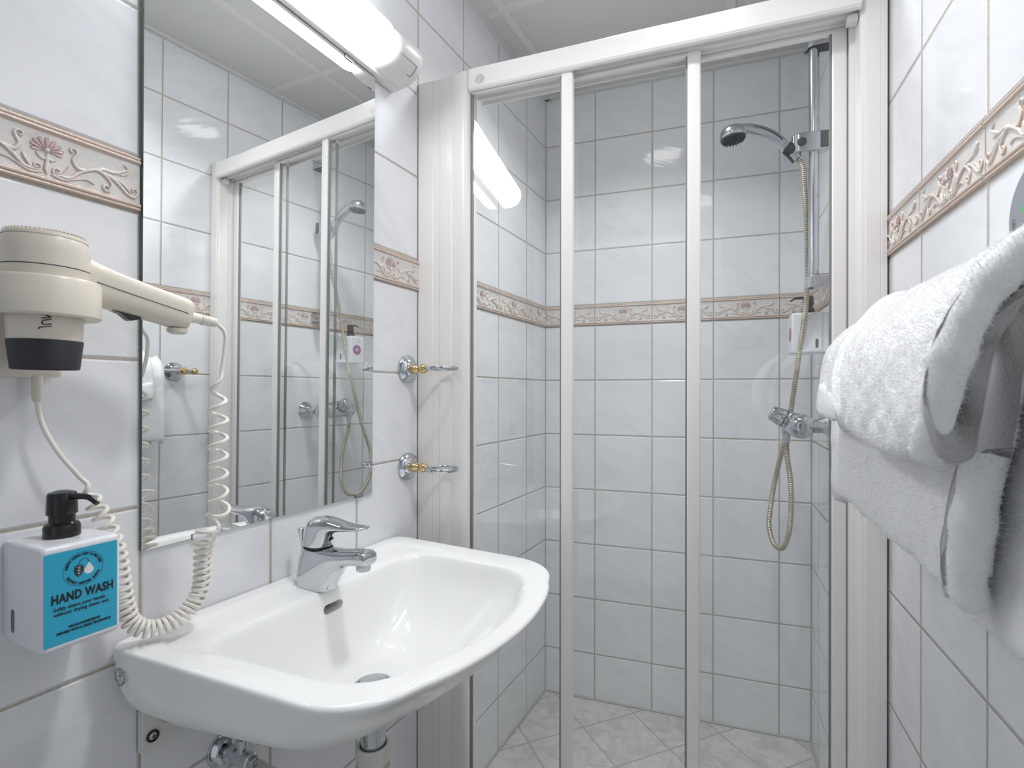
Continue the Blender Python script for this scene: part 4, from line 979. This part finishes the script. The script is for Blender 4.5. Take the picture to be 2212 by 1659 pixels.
for rr_, n_ in ((.0265, 22), (.0210, 17), (.0150, 12), (.0090, 7), (.0, 1)):
    for j in range(n_):
        a = 2 * PI * (j + .3 * rr_ * 100) / n_; c = hc + e1 * (rr_ * math.cos(a)) + e2 * (rr_ * math.sin(a)); mb.lathe([(.0017, -.0145), (.0012, -.0200)], c, hax, 8)
mb.build('spray_face', hs, label='dark grey spray face with nozzles')

# ------------------------------------------------------------------ shower mixer
MS = 0.335; MO = 0.085; MZ = 1.036
mx = thing('shower_mixer', RP(MS, 0, MZ), 'chrome shower mixer on the side wall above the hanging hose', 'mixer')
BL = .075
mb = MB().use('chrome'); mb.lathe([(.010, -BL - .014), (.020, -BL - .011), (.0265, -BL - .002), (.0300, -.035), (.0335, 0), (.0325, .035), (.0310, BL - .010), (.0270, BL + .003), (.020, BL + .009), (.010, BL + .011)], RP(MS, MO, MZ), Ru, 48, sx=1.0); mb.build('mixer_body', mx, smooth=50)
for s_ in (-1, 1):
    mb = MB().use('chrome'); mb.lathe([(.034, .0008), (.034, .003), (.030, .008), (.018, .026), (.014, .030)], RP(MS + s_ * .075, 0, MZ), Rn, 40)
    mb.lathe([(.0115, .026), (.0115, .050)], RP(MS + s_ * .075, 0, MZ), Rn, 24); mb.build('rosette', mx)
    mb = MB().use('satin'); mb.lathe([(.0150, .042), (.0158, .043), (.0158, .060), (.0150, .061), (.0120, .062), (.0120, .070)], RP(MS + s_ * .075, 0, MZ), Rn, 6); mb.build('union_nut', mx, smooth=20)
kd = (Rn * .83 + UP * .42).normalized(); kc = RP(MS - .010, MO + .017, MZ + .009)
mb = MB().use('chrome'); mb.lathe([(.026, .0), (.0265, .012), (.0255, .0165), (.0242, .017)], kc, kd, 40); mb.build('cartridge_collar', mx, smooth=40)
mb = MB().use('chrome'); pf = [(.0235, .0178), (.0240, .0185), (.0225, .030), (.0185, .0520), (.0165, .0545), (.012, .0555), (.0001, .0560)]
mb.lathe(pf, kc, kd, 40, cap1=False)
e1 = Ru; e2 = kd.cross(e1)
for j in range(8):
    a = 2 * PI * (j + .5) / 8; d_ = e1 * math.cos(a) + e2 * math.sin(a); mb.tube([kc + d_ * .0238 + kd * .020, kc + d_ * .0215 + kd * .036, kc + d_ * .0188 + kd * .051], .0022, 8)
mb.build('knob', mx, smooth=50, label='ribbed chrome knob')
mb = MB().use('rubber'); mb.lathe([(.0250, .0165), (.0250, .0180)], kc, kd, 40); mb.build('joint_ring', mx); mb = MB().use('rubber'); mb.lathe([(.0034, 0), (.0034, .0006)], RP(MS + BL + .0085, MO + .006, MZ + .002), Ru, 16); mb.build('dark_insert', mx)
OS, OO = MS - .050, MO + .022
mb = MB().use('satin'); mb.lathe([(.0130, .058), (.0135, .048), (.0130, .040), (.0118, .036), (.0118, .032), (.0105, .031), (.0100, .020), (.0088, .019), (.0086, .010)], RP(OS, OO, MZ - .062), UP, 28); mb.build('hose_outlet', mx, smooth=30)

# ------------------------------------------------------------------ hose
hose_pts = [sp[0] + (sp[0] - sp[3]).normalized() * .001, RP(SB_S, SB_O + .027, ZS - .052), RP(SB_S - .012, SB_O + .020, 1.66), RP(SB_S - .030, SB_O + .012, 1.58), RP(SB_S - .055, SB_O + .006, 1.512), (0.8560, 1.200, 1.370), (0.8400, 1.221, 1.229), (0.830, 1.232, 1.150), (0.8200, 1.248, 1.070), (0.7990, 1.267, 0.958), (0.7780, 1.2900, 0.854), (0.7690, 1.2850, 0.790), (0.7650, 1.2570, 0.728), (0.7800, 1.2200, 0.690), (0.8000, 1.180, 0.697), (0.8120, 1.165, 0.735), (0.8190, 1.168, 0.800), (0.8180, 1.176, 0.880), RP(OS, OO, .965), RP(OS, OO, MZ - .050)]
hose_c = [Vector(p) for p in hose_pts]
hp_ = resample(smooth_path(hose_c, 600), 2400)
Lh = sum((hp_[i + 1] - hp_[i]).length for i in range(len(hp_) - 1)); pit = .0048
mb = MB().use('hose'); mb.tube(hp_, lambda t: .0060 + .0013 * abs(math.sin(PI * t * Lh / pit)) ** .5, 14)
mb.use('hose_groove'); gi = mb.cur
for fi, f in enumerate(mb.f):
    if len(f) == 4:
        t = (min(f) // 14 + .5) / 2399
        if abs(math.sin(PI * t * Lh / pit)) < .45: mb.mi[fi] = gi
ho = mb.build('shower_hose', None, smooth=80, label='ribbed brassy shower hose looping below the shower mixer', cat='hose')

# ------------------------------------------------------------------ towel rail
rail = thing('towel_rail', RP(.87, 0, 1.174), 'chrome towel rail with gold end ball carrying white towels on the right wall', 'towel rail')
RO, RZ = .068, 1.174
mb = MB().use('satin'); mb.tube([RP(.872, RO, RZ), RP(1.50, RO, RZ)], .0062, 24); mb.build('bar', rail)
for s_ in (.893, 1.48):
    mb = MB().use('chrome'); mb.lathe([(.0290, .0006), (.0295, .003), (.0285, .0065), (.0235, .0105), (.0225, .0125), (.0185, .0150), (.0165, .0178), (.0110, .0195)], RP(s_, 0, RZ), Rn, 48); mb.build('rosette', rail)
    mb = MB().use('brass'); mb.lathe([(.0090, .0185), (.0100, .022), (.0060, .031), (.0062, .036), (.0105, .048), (.0125, .060), (.0125, .072), (.0090, .080), (.003, .082)], RP(s_, 0, RZ), Rn, 32); mb.build('arm', rail, label='brass turned arm')
    mb = MB().use('brass'); e = -1 if s_ < 1 else 1; mb.lathe([(.0001, 0), (.006, .001), (.0098, .005), (.0108, .0105), (.0095, .016), (.0055, .0200), (.0001, .0208)], RP(s_ + e * .0205, RO, RZ), Ru * e, 32, cap0=False, cap1=False); mb.build('end_ball', rail, label='gold end ball')

# ------------------------------------------------------------------ towels
def vnoise(seed):
    rg = np.random.RandomState(seed); K = [(rg.randn(3), rg.rand() * 6.28) for _ in range(12)]
    def f(p, sc_):
        return sum(math.sin(float(k_[0] * p[0] + k_[1] * p[1] + k_[2] * p[2]) * sc_ + ph) for k_, ph in K) / 3.5
    return f
def resample2(P, n, closed=True):
    P = [Vector((a, b, 0)) for a, b in P]
    if closed: P = P + [P[0]]
    L = [0]
    for i in range(1, len(P)): L.append(L[-1] + (P[i] - P[i - 1]).length)
    out = []
    for q in range(n):
        d = L[-1] * q / (n if closed else n - 1); i = min(len(P) - 2, max(0, bisect.bisect_right(L, d) - 1)); t = (d - L[i]) / max(1e-9, L[i + 1] - L[i]); v_ = P[i].lerp(P[i + 1], t); out.append((v_.x, v_.y))
    return out
def chaikin(P, k_=2):
    for _ in range(k_):
        o = []
        for i in range(len(P)):
            a, b = P[i], P[(i + 1) % len(P)]; o += [(a[0] * .75 + b[0] * .25, a[1] * .75 + b[1] * .25), (a[0] * .25 + b[0] * .75, a[1] * .25 + b[1] * .75)]
        P = o
    return P
def folded(mb, sec, s0, s1, ns, nr, seed, amp=.0022, capr=.010, sw=None):
    """solid folded towel: closed section sec(t) (list of (offset, z)) swept along the wall from s0 to s1, ends rounded"""
    nz_ = vnoise(seed); rings = []; ss = []
    ends = [(1 - math.cos(PI / 2 * i / 5)) for i in range(6)]
    ts = [s0 + (capr) * (1 - math.sin(PI / 2 * (i / 6))) * 0 + capr * (1 - math.cos(PI / 2 * i / 6)) for i in range(6)]
    inner = [s0 + capr + (s1 - s0 - 2 * capr) * i / ns for i in range(ns + 1)]
    tail = [s1 - capr * (1 - math.cos(PI / 2 * i / 6)) for i in range(5, -1, -1)]
    for q, s in enumerate(ts + inner + tail):
        d = min(s - s0, s1 - s); ins = 0
        if d < capr: ins = capr * (1 - math.sqrt(max(0, 1 - (1 - d / capr) ** 2)))
        P = resample2(sec((s - s0) / (s1 - s0), s), nr); n = len(P); R_ = []
        for j in range(n):
            a, b, c = P[j - 1], P[j], P[(j + 1) % n]; tx, tz_ = c[0] - a[0], c[1] - a[1]; L = math.hypot(tx, tz_) or 1; nx, nz2 = tz_ / L, -tx / L
            o_, z_ = b[0] - nx * ins, b[1] - nz2 * ins
            w = amp * nz_((s * 1.0, b[0] * 1.4, b[1]), 34) * .6 + amp * .35 * nz_((s, b[0], b[1]), 110)
            o_ += nx * w; z_ += nz2 * w
            R_.append(RP(sw(s, z_) if sw else s, max(o_, .0015), z_))
        rings.append(R_)
    mb.loft(rings, True, True); return rings
def pile(V, F_, n, ln, seed, w=.00014):
    """short terry loops standing on the surface, as one mesh"""
    V = np.array([tuple(v) for v in V]); rg = np.random.RandomState(seed)
    Q_ = np.array([f for f in F_ if len(f) == 4]); a, b, c, d = (V[Q_[:, i]] for i in range(4))
    nrm = np.cross(c - a, d - b); ar = np.linalg.norm(nrm, axis=1) + 1e-12; nrm /= ar[:, None]
    idx = rg.choice(len(Q_), n, p=ar / ar.sum()); u, v = rg.rand(n, 1), rg.rand(n, 1)
    P = (a[idx] * (1 - u) + b[idx] * u) * (1 - v) + (d[idx] * (1 - u) + c[idx] * u) * v; N = nrm[idx]
    t = np.cross(N, rg.randn(n, 3)); t /= np.linalg.norm(t, axis=1)[:, None] + 1e-9
    bend = rg.randn(n, 3) * .35; L = (ln * (.45 + .8 * rg.rand(n, 1)))
    m1 = P + (N + bend * .5) * L * .55; tip = P + (N * .9 + bend + np.array([0, 0, -.2])) * L
    vs = np.stack([P - N * .0004 - t * w, P - N * .0004 + t * w, m1 + t * w * 1.2, m1 - t * w * 1.2, tip], 1).reshape(-1, 3)
    base = np.arange(n) * 5; me = bpy.data.meshes.new('pile'); me.vertices.add(n * 5); me.vertices.foreach_set('co', vs.ravel())
    lp = np.stack([base, base + 1, base + 2, base + 3, base + 3, base + 2, base + 4], 1).ravel(); me.loops.add(n * 7); me.loops.foreach_set('vertex_index', lp)
    ls = np.stack([np.arange(n) * 7, np.arange(n) * 7 + 4], 1).ravel(); me.polygons.add(n * 2); me.polygons.foreach_set('loop_start', ls)
    me.update(calc_edges=True); me.validate(); me.materials.append(M['terry']); return me
def tube_noise(mb, pts, r, seed, n=22):
    nz_ = vnoise(seed); q = smooth_path(pts, 70)
    k0 = len(mb.v); mb.tube(q, lambda t: r * (1 + .06 * math.sin(t * 23 + seed) + .04 * math.sin(t * 51)) * math.sqrt(max(.0004, 1 - (1 - min(1, t / .07, (1 - t) / .07)) ** 2)), n)
def towel_mesh(name, build, nf, lab, hems=None):
    mb = MB().use('terry'); build(mb)
    bm = bmesh.new(); me = bpy.data.meshes.new('tmp'); me.from_pydata(mb.v, [], mb.f); bm.from_mesh(me); bmesh.ops.recalc_face_normals(bm, faces=bm.faces); bm.to_mesh(me); bm.free()
    F_ = [tuple(p.vertices) for p in me.polygons]; bpy.data.meshes.remove(me)
    o = thing(name, RP(1.15, .068, .97), lab, 'towel', 'white towels on the rail')
    mb.build('cloth', o, smooth=180)
    ob = bpy.data.objects.new('pile', pile(mb.v, F_, nf, .0019, 3)); col.objects.link(ob); place(ob, o); ob['kind'] = 'stuff'
    for h in hems or []: h(o)
    return o
def ushape(fo, zf, bo, zb, rt, th, top, n=9):
    """closed section of a sheet hung over the bar: front offset fo down to zf, back offset bo down to zb, outer top at height top"""
    out = [(bo - th / 2, zb), (bo - th / 2, (zb + 1.10) / 2), (bo - th / 2, 1.10), (bo - th / 2 + .004, 1.155), (RO - rt, top - .022), (RO - rt * .45, top - .004), (RO + .002, top), (RO + rt * .6, top - .005), (RO + rt * 1.15, top - .020), ((RO + rt + fo) / 2 + .012, top - .048), (fo + th / 2 - .002, 1.125), (fo + th / 2, 1.08), (fo + th / 2 + .001, (1.08 + zf) / 2), (fo + th / 2 - .001, zf + .006), (fo, zf)]
    inn = [(fo - th / 2, zf + .006), (fo - th / 2, (1.08 + zf) / 2), (fo - th / 2, 1.08), (fo - th / 2 - .003, 1.12), ((RO + rt + fo) / 2 - .003, top - .062), (RO + rt * 1.0, top - th - .020), (RO + rt * .5, top - th - .007), (RO + .001, top - th - .002), (RO - rt * .5, top - th - .008), (RO - rt * .8, top - th - .030), (bo + th / 2 + .003, 1.135), (bo + th / 2, 1.09), (bo + th / 2, (zb + 1.09) / 2), (bo + th / 2 - .001, zb + .002), (bo, zb - .003)]
    return chaikin(out + inn, 2)
# bath towel: folded sheet over the bar with a rolled fold at its near end and looser layers inside
def buildA(mb):
    def sh(s, z): return s - .32 * max(0, 1.15 - z) * max(0, min(1, (s - 1.15) / .28)) ** 1.5
    folded(mb, lambda t, s: ushape(.1140 - .004 * math.sin(t * 6) - .003 * max(0, 1 - t * 5), .9610 + .004 * math.sin(t * 11) + .006 * t, .036, .955, .030, .017, 1.2120), .972, 1.440, 64, 150, 11, amp=.0022, capr=.008, sw=sh)
    tube_noise(mb, [RP(1.386, .108, .956), RP(1.390, .114, .972), RP(1.403, .1180, 1.010), RP(1.421, .1195, 1.060), RP(1.437, .1180, 1.110), RP(1.446, .1125, 1.150), RP(1.453, .1010, 1.182), RP(1.458, .0850, 1.203), RP(1.458, .066, 1.210)], .0130, 2)
    folded(mb, lambda t, s: (lambda q: chaikin([(.080, .974 - q), (.080, 1.04), (.078, 1.14), (.084, 1.165), (.092, 1.14), (.097, 1.04), (.097, .976 - q), (.090, .968 - q)], 2))(.034 * max(0, min(1, (s - 1.20) / .14))), 1.02, 1.52, 40, 60, 13, amp=.0025, capr=.007)
    folded(mb, lambda t, s: chaikin([(.052, .926), (.050, 1.04), (.048, 1.150), (.056, 1.170), (.063, 1.15), (.067, 1.04), (.068, .930), (.060, .921)], 2), 1.02, 1.53, 30, 60, 14, amp=.002, capr=.007)
def hemA(o):
    mb = MB().use('terry_hem')
    mb.tube(smooth_path([RP(1.418, .101, 1.085), RP(1.408, .104, 1.05), RP(1.396, .103, 1.01), RP(1.386, .100, .985)], 20), .0028, 8); mb.build('hem', o, label='cream woven hem strip')
towel_mesh('bath_towel', buildA, 330000, 'large white bath towel folded over the rail, hanging lowest', [hemA])
# hand towel on top: one layer along its whole length, a second fold on top of the near two thirds
def buildB(mb):
    def sh(s, z): return s
    folded(mb, lambda t, s: ushape(.1440 - .008 * t, 1.134 - .056 * min(1, t * 1.5) + .012 * max(0, t - .75) * 4, .0135, 1.05, .042, .0135, 1.2280), 1.011, 1.470, 60, 130, 21, amp=.0020, capr=.0065)
    def shC(s, z): return s - .55 * max(0, z - 1.10) * max(0, min(1, (1.36 - s) / .15))
    folded(mb, lambda t, s: chaikin([(.050, 1.2350), (RO + .006, 1.2430), (RO + .034, 1.2330), (RO + .060, 1.2080), (.1530, 1.174), (.1620, 1.140), (.1640, 1.112), (.1620, 1.086 - .012 * math.sin(PI * t)), (.1525, 1.082 - .012 * math.sin(PI * t)),
        (.1460, 1.090 - .012 * math.sin(PI * t)), (.1450, 1.125), (.1420, 1.150), (.1330, 1.172), (RO + .048, 1.2020), (RO + .026, 1.2220), (RO + .004, 1.2300), (.052, 1.2290)], 2), 1.205, 1.478, 44, 110, 22, amp=.0026, capr=.007, sw=shC)
    tube_noise(mb, [RP(1.440, .1560, 1.080), RP(1.462, .1590, 1.094), RP(1.473, .1585, 1.130), RP(1.475, .1500, 1.163), RP(1.475, .1330, 1.195), RP(1.475, .1080, 1.220), RP(1.475, .075, 1.234)], .0118, 5)
def hemB(o):
    mb = MB().use('terry_hem')
    mb.tube(smooth_path([RP(1.203, .1520, 1.105), RP(1.186, .1515, 1.135), RP(1.162, .1430, 1.168), RP(1.140, .1220, 1.202), RP(1.128, .098, 1.226)], 24), .0022, 8); mb.build('hem', o, label='beige stitched hem')
towel_mesh('hand_towel', buildB, 330000, 'smaller white hand towel folded on top of the larger bath towel', [hemB])

# ------------------------------------------------------------------ grey oval notice on the right wall
st = thing('wall_sticker', RP(1.235, 0, 1.31), 'dark grey oval notice stuck on the right wall above the towels', 'sticker')
mb = MB().use('sticker'); cc = RP(1.237, .0008, 1.302); e = [cc - Ru * (.054 * math.cos(2 * PI * j / 60)) + UP * (.052 * math.sin(2 * PI * j / 60)) for j in range(60)]
mb.loft([e, [p + Rn * .0006 for p in e]]); mb.build('disc', st, smooth=0)
mb = MB().use('ink')
v, f = arc_text('Use your towel more than once', .0080, .0440, 178, 330, RP(1.237, .0018, 1.302), Ru, UP, None, inside=True); mb.add(v, f)
mb.build('print', st, smooth=0)
mb = MB().use('green'); cg = RP(1.237, .0018, 1.310); pl = [(-.030, .0), (-.018, .016), (0, .022), (.018, .016), (.030, 0), (.018, -.012), (0, -.016), (-.018, -.012)]
mb.add([cg + Ru * x + UP * z for x, z in pl], [tuple(range(8))]); mb.build('leaf_print', st, smooth=0, label='green leaf print')
